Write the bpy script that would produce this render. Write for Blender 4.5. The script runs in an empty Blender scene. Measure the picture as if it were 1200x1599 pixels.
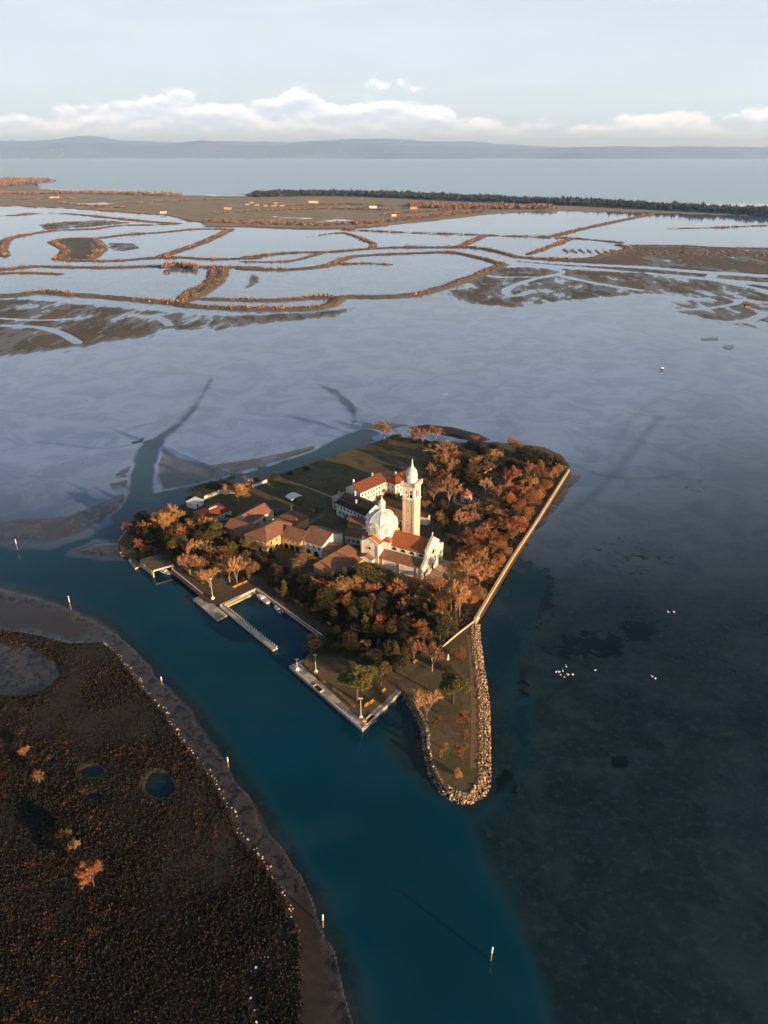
import bpy, bmesh, math, random
import numpy as np
from mathutils import Vector, Matrix
R = math.radians
rnd = random.Random(7)
rng = np.random.default_rng(7)
sc = bpy.context.scene
col = sc.collection

# ------------------------------------------------------------------ camera, sky, sun, exposure
H, F, YH, CX, CY = 175.0, 1170.0, 238.0, 600.0, 799.5      # drone height (m), focal length and horizon in photo pixels
pitch = math.atan((CY - YH) / F); cP, sP = math.cos(pitch), math.sin(pitch)
cam = bpy.data.cameras.new('camera'); cam_o = bpy.data.objects.new('camera', cam); col.objects.link(cam_o)
cam.sensor_fit = 'HORIZONTAL'; cam.sensor_width = 36; cam.lens = 36 * F / 1200
cam.clip_start = 1; cam.clip_end = 200000
cam_o.location = (0, 0, H); cam_o.rotation_euler = (math.pi / 2 - pitch, 0, 0)
sc.camera = cam_o

SUN_AZ, SUN_EL = 131.0, 9.5           # compass-like angle from +Y towards +X; elevation
sd = Vector((math.sin(R(SUN_AZ)) * math.cos(R(SUN_EL)), math.cos(R(SUN_AZ)) * math.cos(R(SUN_EL)), math.sin(R(SUN_EL))))
sl = bpy.data.lights.new('sun', 'SUN'); sl.energy = 5.0; sl.angle = R(0.6); sl.color = (1.0, 0.65, 0.37)
so = bpy.data.objects.new('sun', sl); col.objects.link(so); so.location = (0, 0, 400)
so.rotation_euler = (-sd).to_track_quat('-Z', 'Y').to_euler()
sc.view_settings.view_transform = 'Standard'; sc.view_settings.look = 'None'
sc.view_settings.exposure = 1.2; sc.view_settings.gamma = 1.0; sc.view_settings.use_curve_mapping = False
sc.cycles.use_denoising = True
sc.cycles.max_bounces = 5; sc.cycles.diffuse_bounces = 2; sc.cycles.glossy_bounces = 2
sc.cycles.volume_bounces = 2; sc.cycles.transmission_bounces = 2

class N:                                # tiny node-graph helper
    def __init__(s, nt): s.nt = nt
    def new(s, t, **k):
        n = s.nt.nodes.new(t)
        for a, b in k.items(): setattr(n, a, b)
        return n
    def put(s, sock, v):
        if isinstance(v, bpy.types.NodeSocket): s.nt.links.new(v, sock)
        elif v is not None: sock.default_value = v
    def math(s, op, a, b=None, c=None, clamp=False):
        n = s.new('ShaderNodeMath', operation=op); n.use_clamp = clamp
        for i, v in enumerate((a, b, c)):
            if v is not None: s.put(n.inputs[i], v)
        return n.outputs[0]
    def mix(s, f, a, b):
        n = s.new('ShaderNodeMix', data_type='RGBA'); s.put(n.inputs[0], f)
        for i, v in ((6, a), (7, b)):
            s.put(n.inputs[i], v if isinstance(v, bpy.types.NodeSocket) else (*v[:3], 1))
        return n.outputs[2]
    def noise(s, vec, scale, detail=4, rough=.55, dist=0., dim='3D'):
        n = s.new('ShaderNodeTexNoise', noise_dimensions=dim); s.put(n.inputs['Vector'], vec)
        n.inputs['Scale'].default_value = scale; n.inputs['Detail'].default_value = detail
        n.inputs['Roughness'].default_value = rough; n.inputs['Distortion'].default_value = dist
        return n.outputs[0]
    def sstep(s, v, a, b):
        n = s.new('ShaderNodeMapRange', interpolation_type='SMOOTHSTEP'); s.put(n.inputs[0], v)
        n.inputs[1].default_value = a; n.inputs[2].default_value = b
        return n.outputs[0]
    def comb(s, x, y, z):
        n = s.new('ShaderNodeCombineXYZ'); s.put(n.inputs[0], x); s.put(n.inputs[1], y); s.put(n.inputs[2], z); return n.outputs[0]
    def attr(s, name):
        return s.new('ShaderNodeAttribute', attribute_name=name).outputs['Fac']

w = bpy.data.worlds.new('World'); sc.world = w; w.use_nodes = True
g = N(w.node_tree); bg = w.node_tree.nodes['Background']
tc = g.new('ShaderNodeTexCoord').outputs['Generated']
sep = g.new('ShaderNodeSeparateXYZ'); g.put(sep.inputs[0], tc)
sky = g.new('ShaderNodeTexSky', sky_type='NISHITA', sun_disc=False)
sky.sun_elevation = R(SUN_EL); sky.sun_rotation = R(SUN_AZ); sky.altitude = 100; sky.air_density = 1.0; sky.dust_density = 1.0; sky.ozone_density = 2.0
SKY = 0.05
def scale_col(c, k):
    n = g.new('ShaderNodeVectorMath', operation='SCALE'); g.put(n.inputs[0], c); g.put(n.inputs[3], k); return n.outputs[0]
el = g.math('ARCSINE', sep.outputs[2]); az = g.math('ARCTAN2', sep.outputs[0], sep.outputs[1])
eld = g.math('MULTIPLY', el, 57.2958); azd = g.math('MULTIPLY', az, 57.2958)
base = scale_col(sky.outputs[0], SKY)
# thin high veil of cloud all round, thickest towards the horizon
vn = g.noise(g.comb(g.math('MULTIPLY', azd, .05), g.math('MULTIPLY', eld, .22), 0.0), 1.0, 5, .6, .4)
veil = g.math('MULTIPLY', g.sstep(eld, 34, 2), g.math('MULTIPLY_ADD', vn, .35, .78), clamp=True)
c1 = g.mix(veil, base, (0.352, 0.408, 0.452))
# streaks of thin grey cloud inside the veil
st = g.sstep(g.noise(g.comb(g.math('MULTIPLY', azd, .035), g.math('MULTIPLY', eld, .45), 3.0), 1.0, 6, .62, .6), .48, .72)
c1 = g.mix(g.math('MULTIPLY', st, .35), c1, (0.39, 0.42, 0.44))
CL0 = 7.2
# low bank of cumulus along the horizon: lumpy tops, flat grey bases
lump = g.noise(g.comb(g.math('MULTIPLY', azd, .26), g.math('MULTIPLY', eld, .55), 1.7), 1.0, 8, .56)
long_ = g.noise(g.comb(g.math('MULTIPLY_ADD', azd, .022, CL0), 0.0, 4.2), 1.0, 3, .5)
top = g.math('MULTIPLY_ADD', long_, 11.0, -1.9)          # cloud-top height in degrees, varies round the horizon
rel = g.math('SUBTRACT', top, eld)
dens = g.math('ADD', g.math('MULTIPLY', rel, .22), g.math('MULTIPLY_ADD', lump, 1.9, -.9))
mask = g.math('MULTIPLY', g.sstep(dens, .0, .16), g.sstep(eld, .7, 1.7))
lump2 = g.noise(g.comb(g.math('MULTIPLY', azd, .26), g.math('MULTIPLY_ADD', eld, .55, .22), 1.7), 1.0, 8, .56)
shade = g.sstep(g.math('ADD', g.math('SUBTRACT', lump, lump2), g.math('MULTIPLY', rel, -.035)), -.16, .10)
ccol = g.mix(shade, (0.35, 0.40, 0.48), (0.55, 0.565, 0.60))
c2 = g.mix(mask, c1, ccol)
g.put(bg.inputs[0], c2); bg.inputs[1].default_value = 1.0

# ------------------------------------------------------------------ helpers
def P(x, y, z=0.0):                     # photo pixel + known height -> world point
    u, v = (x - CX) / F, (CY - y) / F
    dx, dy, dz = u, cP + v * sP, -sP + v * cP
    t = (z - H) / dz
    return Vector((dx * t, dy * t, z))
def Q(p):
    dep = p[1] * cP - (p[2] - H) * sP
    return CX + F * p[0] / dep, CY - F * (p[1] * sP + (p[2] - H) * cP) / dep
def height_of(xb, yb, yt, z0=1.5):      # height of an upright thing from its foot and top pixel rows
    b = P(xb, yb, z0); lo, hi = 0., 90.
    for _ in range(40):
        m = (lo + hi) / 2
        if Q((b.x, b.y, z0 + m))[1] > yt: lo = m
        else: hi = m
    return m
def mpp(y, z=1.5):                      # metres per photo pixel across, at ground row y
    p = P(600, y, z); return (p.y * cP + (H - z) * sP) / F
def PP(pts, z=0.0): return np.array([P(x, y, z)[:2] for x, y in pts])

def tag(o, label=None, cat=None, group=None, kind=None):
    for k, v in (('label', label), ('category', cat), ('group', group), ('kind', kind)):
        if v: o[k] = v
    return o
def link(name, data, parent=None):
    o = bpy.data.objects.new(name, data); col.objects.link(o)
    if parent is not None: o.parent = parent
    return o
def thing(name, label, cat, loc=(0, 0, 0), rz=0.0, group=None):
    o = link(name, None); o.empty_display_size = .5; o.location = loc; o.rotation_euler = (0, 0, rz)
    return tag(o, label, cat, group)
def copy_tree(o, parent=None):
    c = o.copy(); col.objects.link(c); c.parent = parent
    for ch in o.children: copy_tree(ch, c)
    return c

class MB:                               # collects primitives for one mesh
    def __init__(s): s.v = []; s.f = []
    def add(s, vs, fs):
        o = len(s.v); s.v += [tuple(v) for v in vs]; s.f += [tuple(i + o for i in f) for f in fs]; return s
    def box(s, x0, x1, y0, y1, z0, z1):
        return s.add([(x0,y0,z0),(x1,y0,z0),(x1,y1,z0),(x0,y1,z0),(x0,y0,z1),(x1,y0,z1),(x1,y1,z1),(x0,y1,z1)],
                     [(3,2,1,0),(4,5,6,7),(0,1,5,4),(1,2,6,5),(2,3,7,6),(3,0,4,7)])
    def prism(s, poly, z0, z1):         # vertical extrusion of a counter-clockwise outline
        n = len(poly)
        return s.add([(x, y, z0) for x, y in poly] + [(x, y, z1) for x, y in poly],
                     [tuple(range(n))[::-1], tuple(range(n, 2*n))] + [(i, (i+1) % n, n+(i+1) % n, n+i) for i in range(n)])
    def slab(s, quad, t):               # sheet of given thickness below a planar quad
        q = [Vector(p) for p in quad]; n = (q[1]-q[0]).cross(q[2]-q[0]).normalized()
        if n.z < 0: q = q[::-1]; n = -n
        m = len(q)
        return s.add(q + [p - n * t for p in q], [tuple(range(m)), tuple(range(2*m-1, m-1, -1))] + [(i, m+i, m+(i+1) % m, (i+1) % m) for i in range(m)])
    def tube(s, p0, p1, r0, r1, n=6, cap=True):
        p0, p1 = Vector(p0), Vector(p1); d = (p1-p0).normalized()
        a = d.orthogonal().normalized(); b = d.cross(a)
        vs = [p + (a*math.cos(2*math.pi*i/n) + b*math.sin(2*math.pi*i/n))*r for p, r in ((p0, r0), (p1, r1)) for i in range(n)]
        fs = [(i, (i+1) % n, n+(i+1) % n, n+i) for i in range(n)]
        if cap: fs += [tuple(range(n))[::-1], tuple(range(n, 2*n))]
        return s.add(vs, fs)
    def lathe(s, prof, n=16, c=(0, 0), rot=0.0, cap=True):
        vs = [(c[0]+r*math.cos(2*math.pi*i/n+rot), c[1]+r*math.sin(2*math.pi*i/n+rot), z) for r, z in prof for i in range(n)]
        fs = [(k*n+i, k*n+(i+1) % n, (k+1)*n+(i+1) % n, (k+1)*n+i) for k in range(len(prof)-1) for i in range(n)]
        if cap: fs += [tuple(range(n))[::-1], tuple(range((len(prof)-1)*n, len(prof)*n))]
        return s.add(vs, fs)
    def xf(s, M): s.v = [tuple(M @ Vector(v)) for v in s.v]; return s
    def join(s, o): return s.add(o.v, o.f)
    def mesh(s, name, mat):
        me = bpy.data.meshes.new(name); me.from_pydata(s.v, [], s.f); me.materials.append(mat); me.update(); return me
    def build(s, name, mat, parent=None, smooth=False):
        me = s.mesh(name, mat)
        if smooth: me.polygons.foreach_set('use_smooth', [True]*len(me.polygons))
        return link(name, me, parent)
def np_mesh(name, V, T, mat, smooth=False):
    V = np.ascontiguousarray(V, np.float32); T = np.ascontiguousarray(T, np.int32); k = T.shape[1]
    me = bpy.data.meshes.new(name)
    me.vertices.add(len(V)); me.vertices.foreach_set('co', V.ravel())
    me.loops.add(T.size); me.loops.foreach_set('vertex_index', T.ravel())
    me.polygons.add(len(T)); me.polygons.foreach_set('loop_start', np.arange(0, T.size, k, dtype=np.int32))
    if smooth: me.polygons.foreach_set('use_smooth', np.ones(len(T), bool))
    me.materials.append(mat); me.update(calc_edges=True); return me
def set_attr(me, name, arr):
    a = me.attributes.new(name, 'FLOAT', 'POINT'); a.data.foreach_set('value', np.ascontiguousarray(arr, np.float32))

# ---- numpy noise and signed distances
_perm = rng.random((256, 256)).astype(np.float32)
def vnoise(x, y):
    xi, yi = np.floor(x).astype(int), np.floor(y).astype(int); fx, fy = x-xi, y-yi
    fx = fx*fx*(3-2*fx); fy = fy*fy*(3-2*fy); a = lambda i, j: _perm[(xi+i) & 255, (yi+j) & 255]
    return (a(0,0)*(1-fx)+a(1,0)*fx)*(1-fy) + (a(0,1)*(1-fx)+a(1,1)*fx)*fy
def fbm(x, y, o=4, k=.5):
    s = np.zeros_like(x); a, t = 1., 0.
    for i in range(o): s += a*vnoise(x*2**i+17.3*i, y*2**i+9.1*i); t += a; a *= k
    return s/t
def seg_dist(X, Y, pts, far=200., closed=False):
    d = np.full(X.shape, far, np.float64); p = np.asarray(pts, float)
    nx = np.roll(p, -1, 0) if closed else p[1:]
    for a, b in zip(p if closed else p[:-1], nx):
        lo, hi = np.minimum(a, b)-far, np.maximum(a, b)+far
        k = np.nonzero((X > lo[0]) & (X < hi[0]) & (Y > lo[1]) & (Y < hi[1]))[0]
        if not len(k): continue
        e = b-a; L = e@e+1e-9; qx, qy = X[k]-a[0], Y[k]-a[1]
        t = np.clip((qx*e[0]+qy*e[1])/L, 0, 1)
        d[k] = np.minimum(d[k], np.hypot(qx-t*e[0], qy-t*e[1]))
    return d
def inside(X, Y, poly):
    r = np.zeros(X.shape, bool); p = np.asarray(poly, float); n = len(p)
    bb = (X >= p[:,0].min()) & (X <= p[:,0].max()) & (Y >= p[:,1].min()) & (Y <= p[:,1].max())
    k = np.nonzero(bb)[0]; x, y = X[k], Y[k]; rr = np.zeros(len(k), bool); j = n-1
    for i in range(n):
        xi, yi = p[i]; xj, yj = p[j]
        rr ^= ((yi > y) != (yj > y)) & (x < (xj-xi)*(y-yi)/(yj-yi+1e-12)+xi); j = i
    r[k] = rr; return r
def sdf(X, Y, poly, far=60.):           # negative inside
    d = seg_dist(X, Y, poly, far, True); return np.where(inside(X, Y, poly), -d, d)
def sm(v, a, b):
    t = np.clip((v-a)/(b-a), 0, 1); return t*t*(3-2*t)
def smooth_line(pts, n=4):              # Catmull-Rom through pixel points
    p = [np.array(q, float) for q in pts]; p = [2*p[0]-p[1]]+p+[2*p[-1]-p[-2]]; out = []
    for i in range(1, len(p)-2):
        for t in np.linspace(0, 1, n, endpoint=False):
            a, b, c_, d = p[i-1:i+3]
            out.append(.5*(2*b+(c_-a)*t+(2*a-5*b+4*c_-d)*t*t+(3*b-a-3*c_+d)*t**3))
    out.append(p[-2]); return out

# ------------------------------------------------------------------ materials
MATS = {}
def mat(name, c1, c2=None, scale=1.0, rough=.85, bump=0.0, c3=None, s3=.2, rnd_=0.0, spec=.3, stretch=None, bscale=None, detail=5, lo=.35, hi=.65, lo3=.52, hi3=.7):
    if name in MATS: return MATS[name]
    m = bpy.data.materials.new(name); m.use_nodes = True; n = N(m.node_tree); b = m.node_tree.nodes['Principled BSDF']
    b.inputs['Roughness'].default_value = rough; b.inputs['Specular IOR Level'].default_value = spec
    co = n.new('ShaderNodeTexCoord').outputs['Object']
    if stretch:
        mp = n.new('ShaderNodeMapping'); n.put(mp.inputs[0], co); mp.inputs['Scale'].default_value = stretch; co = mp.outputs[0]
    c = (*c1, 1)
    if c2:
        c = n.mix(n.sstep(n.noise(co, scale, detail, .6), lo, hi), c1, c2)
        if c3: c = n.mix(n.sstep(n.noise(co, s3, 4, .6, .5), lo3, hi3), c, c3)
        if rnd_:
            oi = n.new('ShaderNodeObjectInfo').outputs['Random']
            hs = n.new('ShaderNodeHueSaturation'); n.put(hs.inputs['Color'], c)
            n.put(hs.inputs['Value'], n.math('MULTIPLY_ADD', oi, rnd_, 1-rnd_/2))
            n.put(hs.inputs['Hue'], n.math('MULTIPLY_ADD', n.math('FRACT', n.math('MULTIPLY', oi, 7.31)), .05*rnd_, .5-.025*rnd_)); c = hs.outputs[0]
    n.put(b.inputs['Base Color'], c)
    if bump:
        bp = n.new('ShaderNodeBump'); bp.inputs['Strength'].default_value = bump; bp.inputs['Distance'].default_value = .1
        n.put(bp.inputs['Height'], n.noise(co, bscale or scale*3, 4)); n.put(b.inputs['Normal'], bp.outputs[0])
    MATS[name] = m; return m
def roof_mat(name, a, b, c3):           # pantiles: rows of rounded tiles running down the slope, patchy colour
    m = bpy.data.materials.new(name); m.use_nodes = True; n = N(m.node_tree); p = m.node_tree.nodes['Principled BSDF']
    p.inputs['Roughness'].default_value = .9; p.inputs['Specular IOR Level'].default_value = .2
    co = n.new('ShaderNodeTexCoord').outputs['Object']
    vo = n.new('ShaderNodeTexVoronoi'); n.put(vo.inputs['Vector'], co); vo.inputs['Scale'].default_value = 1.9
    sp = n.new('ShaderNodeSeparateColor'); n.put(sp.inputs[0], vo.outputs['Color'])
    cc = n.mix(sp.outputs[0], a, b)
    cc = n.mix(n.sstep(n.noise(co, .35, 5, .65, .3), .48, .68), cc, c3)
    cc = n.mix(n.math('MULTIPLY', n.sstep(n.noise(co, 5, 3), .45, .7), .5), cc, tuple(.5*x for x in a))
    n.put(p.inputs['Base Color'], cc)
    wv = n.new('ShaderNodeTexWave', wave_type='BANDS', bands_direction='X'); n.put(wv.inputs['Vector'], co); wv.inputs['Scale'].default_value = 1.2; wv.inputs['Distortion'].default_value = .6
    bp = n.new('ShaderNodeBump'); bp.inputs['Strength'].default_value = .5; bp.inputs['Distance'].default_value = .08
    n.put(bp.inputs['Height'], n.math('ADD', wv.outputs['Fac'], n.noise(co, 3, 3))); n.put(p.inputs['Normal'], bp.outputs[0])
    return m
M_roof = roof_mat('old_brown_tiles', (.28,.135,.078), (.18,.09,.06), (.25,.16,.11))
M_roof_red = roof_mat('red_tiles', (.22,.068,.034), (.15,.05,.03), (.12,.06,.045))
M_roof_orange = roof_mat('orange_tiles', (.40,.13,.045), (.30,.10,.04), (.24,.10,.055))
M_roof_dark = roof_mat('dark_slate', (.035,.032,.032), (.025,.024,.026), (.05,.042,.038))
M_white = mat('white_plaster', (.74,.71,.66), (.66,.62,.56), .8, .9, .15, (.52,.46,.38), .25)
M_church = mat('church_plaster', (.86,.80,.71), (.78,.72,.63), .5, .9, .15, (.60,.52,.42), .2)
M_stone = mat('pale_stone', (.62,.50,.36), (.52,.41,.29), 1.5, .9, .2, (.70,.60,.46), .4)
M_brick = mat('tower_panel', (.64,.50,.36), (.56,.43,.30), 1.2, .9, .2)
M_yellow = mat('yellow_plaster', (.60,.38,.16), (.52,.32,.13), .7, .9, .15, (.45,.30,.16), .3)
M_ochre = mat('ochre_plaster', (.48,.30,.15), (.42,.26,.13), .7, .9, .15, (.36,.25,.15), .3)
M_tan = mat('tan_plaster', (.50,.40,.29), (.44,.34,.24), .7, .9, .15, (.36,.29,.2), .3)
M_pink = mat('pink_plaster', (.50,.36,.28), (.44,.32,.25), .7, .9, .1)
M_pane = mat('window_glass', (.02,.024,.03), rough=.15, spec=.5)
M_frame = mat('window_surround', (.60,.54,.45), (.52,.46,.38), 2, .8)
M_shut = mat('shutter_wood', (.10,.05,.025), (.07,.04,.02), 2, .8)
M_dark = mat('dark_opening', (.018,.015,.013), rough=.95)  # near-black panels that paint the shade inside arches and openings
M_lead = mat('dome_sheet', (.52,.60,.58), (.44,.53,.53), .6, .55, .1, (.36,.50,.53), .3)
M_leadw = mat('pale_sheet', (.66,.66,.60), (.56,.58,.54), .6, .6, .1, (.45,.53,.53), .35)
M_conc = mat('quay_concrete', (.27,.25,.235), (.20,.185,.17), .9, .9, .3, (.33,.30,.27), .25)
M_conc2 = mat('pale_concrete', (.52,.46,.39), (.42,.37,.31), 1.2, .9, .2, (.27,.24,.21), .3)
M_kerb = mat('kerb_stone', (.58,.50,.41), (.48,.41,.33), 1.5, .85, .2)
M_wallst = mat('sea_wall_stone', (.62,.47,.29), (.50,.38,.24), 1.2, .9, .3, (.40,.31,.2), .3)
M_rock = mat('pale_rock', (.60,.44,.28), (.42,.31,.20), 1.4, .9, .35, (.22,.16,.12), .5, rnd_=.9)
M_wood = mat('weathered_wood', (.16,.12,.09), (.22,.17,.12), 3, .9, .2)
M_bench = mat('varnished_slats', (.62,.34,.07), (.50,.25,.05), 4, .5)
M_iron = mat('dark_iron', (.03,.028,.026), rough=.5)
M_pole = mat('painted_pole', (.55,.46,.36), (.45,.37,.29), 3, .6)
M_whitep = mat('white_paint', (.78,.77,.74), (.70,.69,.66), 2, .35, spec=.5)
M_gel = mat('boat_gelcoat', (.80,.80,.78), (.74,.74,.73), 1, .2, spec=.5)
M_blue = mat('blue_tarp', (.02,.06,.22), (.015,.04,.15), 3, .6)
M_bark = mat('pale_bark', (.30,.22,.15), (.20,.14,.10), 3, .9, rnd_=.5)
M_darkbark = mat('dark_bark', (.10,.07,.05), (.06,.045,.035), 3, .9)
M_twig = mat('bare_twigs', (.42,.225,.105), (.33,.175,.085), .4, .9, rnd_=.9)
M_twig2 = mat('red_brown_leaves', (.33,.15,.055), (.25,.11,.043), .5, .9, rnd_=.8)
M_gold = mat('golden_twigs', (.50,.265,.095), (.40,.21,.08), .4, .9, rnd_=.4)
M_ever = mat('evergreen_leaf', (.062,.058,.020), (.030,.032,.012), .8, .8, rnd_=.7)
M_pine = mat('pine_needles', (.135,.108,.030), (.070,.062,.020), .8, .8, rnd_=.6)
M_cyp = mat('cypress_leaf', (.13,.10,.03), (.085,.072,.025), .8, .85, rnd_=.5)
M_reed = mat('dry_reed', (.30,.175,.085), (.22,.125,.06), .08, .95, 0, (.20,.15,.085), .012)
M_scrub = mat('marsh_scrub', (.024,.021,.013), (.10,.044,.018), .30, .95, 0, (.019,.021,.012), .03, lo=.52, hi=.68, lo3=.44, hi3=.58)
M_wood_far = mat('pine_wood_leaf', (.040,.052,.03), (.026,.036,.022), .05, .9)
M_bare_far = mat('far_bare_twigs', (.27,.17,.10), (.19,.12,.075), .05, .95)

# island ground: dry lawn, worn earth, leaf litter
def ground_mat():
    m = bpy.data.materials.new('island_turf'); m.use_nodes = True; n = N(m.node_tree); b = m.node_tree.nodes['Principled BSDF']
    b.inputs['Roughness'].default_value = .95; b.inputs['Specular IOR Level'].default_value = .1
    co = n.new('ShaderNodeTexCoord').outputs['Object']
    c = n.mix(n.sstep(n.noise(co, .06, 6, .65, .4), .35, .65), (.098,.090,.045), (.15,.12,.07))
    c = n.mix(n.sstep(n.noise(co, .5, 5, .7), .5, .75), c, (.10,.062,.035))
    c = n.mix(n.sstep(n.noise(co, .18, 5, .7, .3), .5, .66), c, (.068,.072,.033))
    c = n.mix(n.math('MULTIPLY', n.sstep(n.noise(co, 2.2, 4, .7), .45, .7), .5), c, (.035,.034,.018))
    n.put(b.inputs['Base Color'], c)
    bp = n.new('ShaderNodeBump'); bp.inputs['Strength'].default_value = .6; bp.inputs['Distance'].default_value = .25
    n.put(bp.inputs['Height'], n.noise(co, 1.3, 6, .7)); n.put(b.inputs['Normal'], bp.outputs[0]); return m
M_turf = ground_mat()

def terrain_mat():
    m = bpy.data.materials.new('tidal_ground'); m.use_nodes = True; n = N(m.node_tree); b = m.node_tree.nodes['Principled BSDF']
    co = n.new('ShaderNodeTexCoord').outputs['Object']
    veg, field = n.attr('veg'), n.attr('field')
    nz = n.noise(co, .12, 6, .65); nf = n.noise(co, 1.4, 5, .7)
    mud = n.mix(n.sstep(nz, .35, .65), (.066,.053,.043), (.040,.036,.032))
    mud = n.mix(n.math('MULTIPLY', n.sstep(nf, .5, .72), .5), mud, (.035,.032,.026))
    mud = n.mix(n.sstep(n.noise(co, .30, 7, .72, .7), .47, .58), mud, (.011,.012,.010))
    scrub = n.mix(n.sstep(n.noise(co, .45, 5, .7), .4, .65), (.008,.009,.007), (.024,.016,.009))
    scrub = n.mix(n.sstep(n.noise(co, .03, 5, .6, .5), .5, .68), scrub, (.013,.014,.008))
    fld = n.mix(n.sstep(n.noise(co, .012, 5, .6, .3), .38, .62), (.30,.235,.145), (.20,.19,.105))
    fld = n.mix(n.sstep(n.noise(co, .05, 4, .7), .55, .72), fld, (.32,.22,.14))
    v = n.sstep(n.math('ADD', veg, n.math('MULTIPLY_ADD', nf, .6, -.3)), .4, .6)
    c = n.mix(v, mud, scrub); c = n.mix(field, c, fld); n.put(b.inputs['Base Color'], c)
    wet = n.math('MULTIPLY_ADD', n.math('MAXIMUM', v, field), .65, .26); n.put(b.inputs['Roughness'], wet)
    bp = n.new('ShaderNodeBump'); bp.inputs['Strength'].default_value = .35; bp.inputs['Distance'].default_value = .15
    n.put(bp.inputs['Height'], nf); n.put(b.inputs['Normal'], bp.outputs[0]); return m
def water_mat():
    m = bpy.data.materials.new('lagoon_water'); m.use_nodes = True; n = N(m.node_tree); b = m.node_tree.nodes['Principled BSDF']
    co = n.new('ShaderNodeTexCoord').outputs['Object']
    bed, weed, pale = n.attr('bed'), n.attr('weed'), n.attr('pale')
    n1 = n.noise(co, .03, 9, .7, .8); n2 = n.noise(co, .35, 8, .75)
    depth = n.math('ADD', n.math('MULTIPLY', bed, -1), n.math('MULTIPLY', n.math('SUBTRACT', n2, .5), .22))
    mud = n.mix(n.sstep(n1, .42, .58), (.010,.027,.031), (.006,.019,.023))
    mud = n.mix(n.math('MULTIPLY', n.sstep(n2, .50, .64), .75), mud, (.022,.040,.044))
    mud = n.mix(n.math('MULTIPLY', n.sstep(n.noise(co, .11, 8, .72, 1.5), .53, .6), .3), mud, (.003,.009,.011))
    sand = n.mix(n.sstep(n1, .42, .60), (.21,.31,.50), (.145,.235,.40))  # pale bed; its blue tint paints the sky's reflection into the colour
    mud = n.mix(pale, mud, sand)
    wd = n.sstep(n.math('ADD', weed, n.math('MULTIPLY', n.math('SUBTRACT', n.noise(co, .16, 7, .7, .8), .5), 1.5)), .42, .62)
    mud = n.mix(wd, mud, (.003,.008,.010))
    sh = n.mix(n.sstep(depth, .0, .22), (.055,.050,.045), mud)
    teal = n.mix(n.sstep(n.noise(co, .012, 3), .35, .65), (.001,.044,.074), (.0008,.034,.053))
    c = n.mix(n.sstep(depth, .35, 1.8), sh, n.mix(n.sstep(depth, 1.2, 3.2), (.006,.038,.056), teal))
    sea = n.sstep(depth, 4.6, 5.6); c = n.mix(sea, c, (.50,.75,.95)); n.put(b.inputs['Specular IOR Level'], n.math('MULTIPLY_ADD', sea, -.5, .5))  # open sea: specular off, pale blue base colour stands in for reflected sky
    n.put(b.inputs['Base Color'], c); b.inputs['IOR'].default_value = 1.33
    b.inputs['Roughness'].default_value = .06
    bp = n.new('ShaderNodeBump'); bp.inputs['Strength'].default_value = .2; bp.inputs['Distance'].default_value = .05
    n.put(bp.inputs['Height'], n.noise(co, .9, 3, .5)); n.put(b.inputs['Normal'], bp.outputs[0]); return m
M_terrain, M_water = terrain_mat(), water_mat()
# ------------------------------------------------------------------ lagoon bed, tidal land and water on one fan-shaped grid
rows = [P(600, t).y for t in np.concatenate([np.arange(1760, 700, -2.3), np.arange(700, 262, -1.25)])]
rows += list(np.geomspace(rows[-1]*1.05, 90000, 26))
rows = np.array(rows); NC = 560; ku = np.linspace(-1, 1, NC)
GY = np.repeat(rows[:, None], NC, 1); GX = ku[None]*((GY*cP+H*sP)*.513*1.28)
X, Y = GX.ravel(), GY.ravel()

OUT_BANK = [(-260,890),(-120,905),(0,920),(40,929),(90,944),(140,965),(172,986),(200,1018),(240,1058),(290,1108),(340,1180),(390,1260),(420,1310),(450,1362),(480,1412),(505,1470),(525,1530),(540,1599),(560,1760)]
VEG_EDGE = [(-260,940),(-60,975),(0,984),(60,992),(110,1006),(160,1003),(190,1030),(225,1075),(262,1117),(300,1172),(330,1212),(360,1262),(376,1302),(410,1342),(440,1390),(456,1430),(468,1460),(484,1500),(499,1560),(508,1599),(530,1760)]
CH_L = [(-300,846),(0,846),(60,848),(120,836),(175,803),(213,781),(208,755),(220,722),(231,692),(262,669),(286,650),(312,618),(328,590)]
CH_R = [(332,592),(318,622),(295,655),(272,674),(243,692),(236,712),(234,742),(250,767),(300,758),(370,741),(440,721),(500,700),(536,684),(548,672),(545,640),(520,615),(498,603),(502,600),(530,612),(556,636),(562,666),(585,688),(640,700)]
CH_ISL = [(560,720),(420,780),(300,820),(260,840),(330,880),(450,900),(540,960),(600,1060),(652,1095),(655,1180),(680,1230),(735,1262),(775,1240),(800,1205),(806,1160),(800,1105),(786,1062),(758,1020),(750,978),(775,925),(812,872),(852,892),(848,945),(826,992),(806,1025),(806,1062),(826,1110),(829,1170),(815,1222),(780,1270),(745,1300),(762,1350),(792,1420),(832,1500),(862,1599),(900,1760),(600,1760)]
channel = PP(smooth_line(CH_L, 3)) .tolist() + PP(smooth_line(CH_R, 3)).tolist() + PP(CH_ISL).tolist() + PP(OUT_BANK[::-1]).tolist()
nA, nB = fbm(X/34, Y/34, 5), fbm(X/9, Y/9, 4)
bed = -.47 - .16*(nA-.5) - .10*(nB-.5)
far_f = sm(Y, 700, 1100)
bed -= .25*far_f
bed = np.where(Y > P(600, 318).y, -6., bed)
sch = sdf(X, Y, channel, 40.) + 10*(nA-.5) + 4*(nB-.5)
bed = bed + (-4.2-bed)*sm(sch, 3.5, -11)
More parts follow.
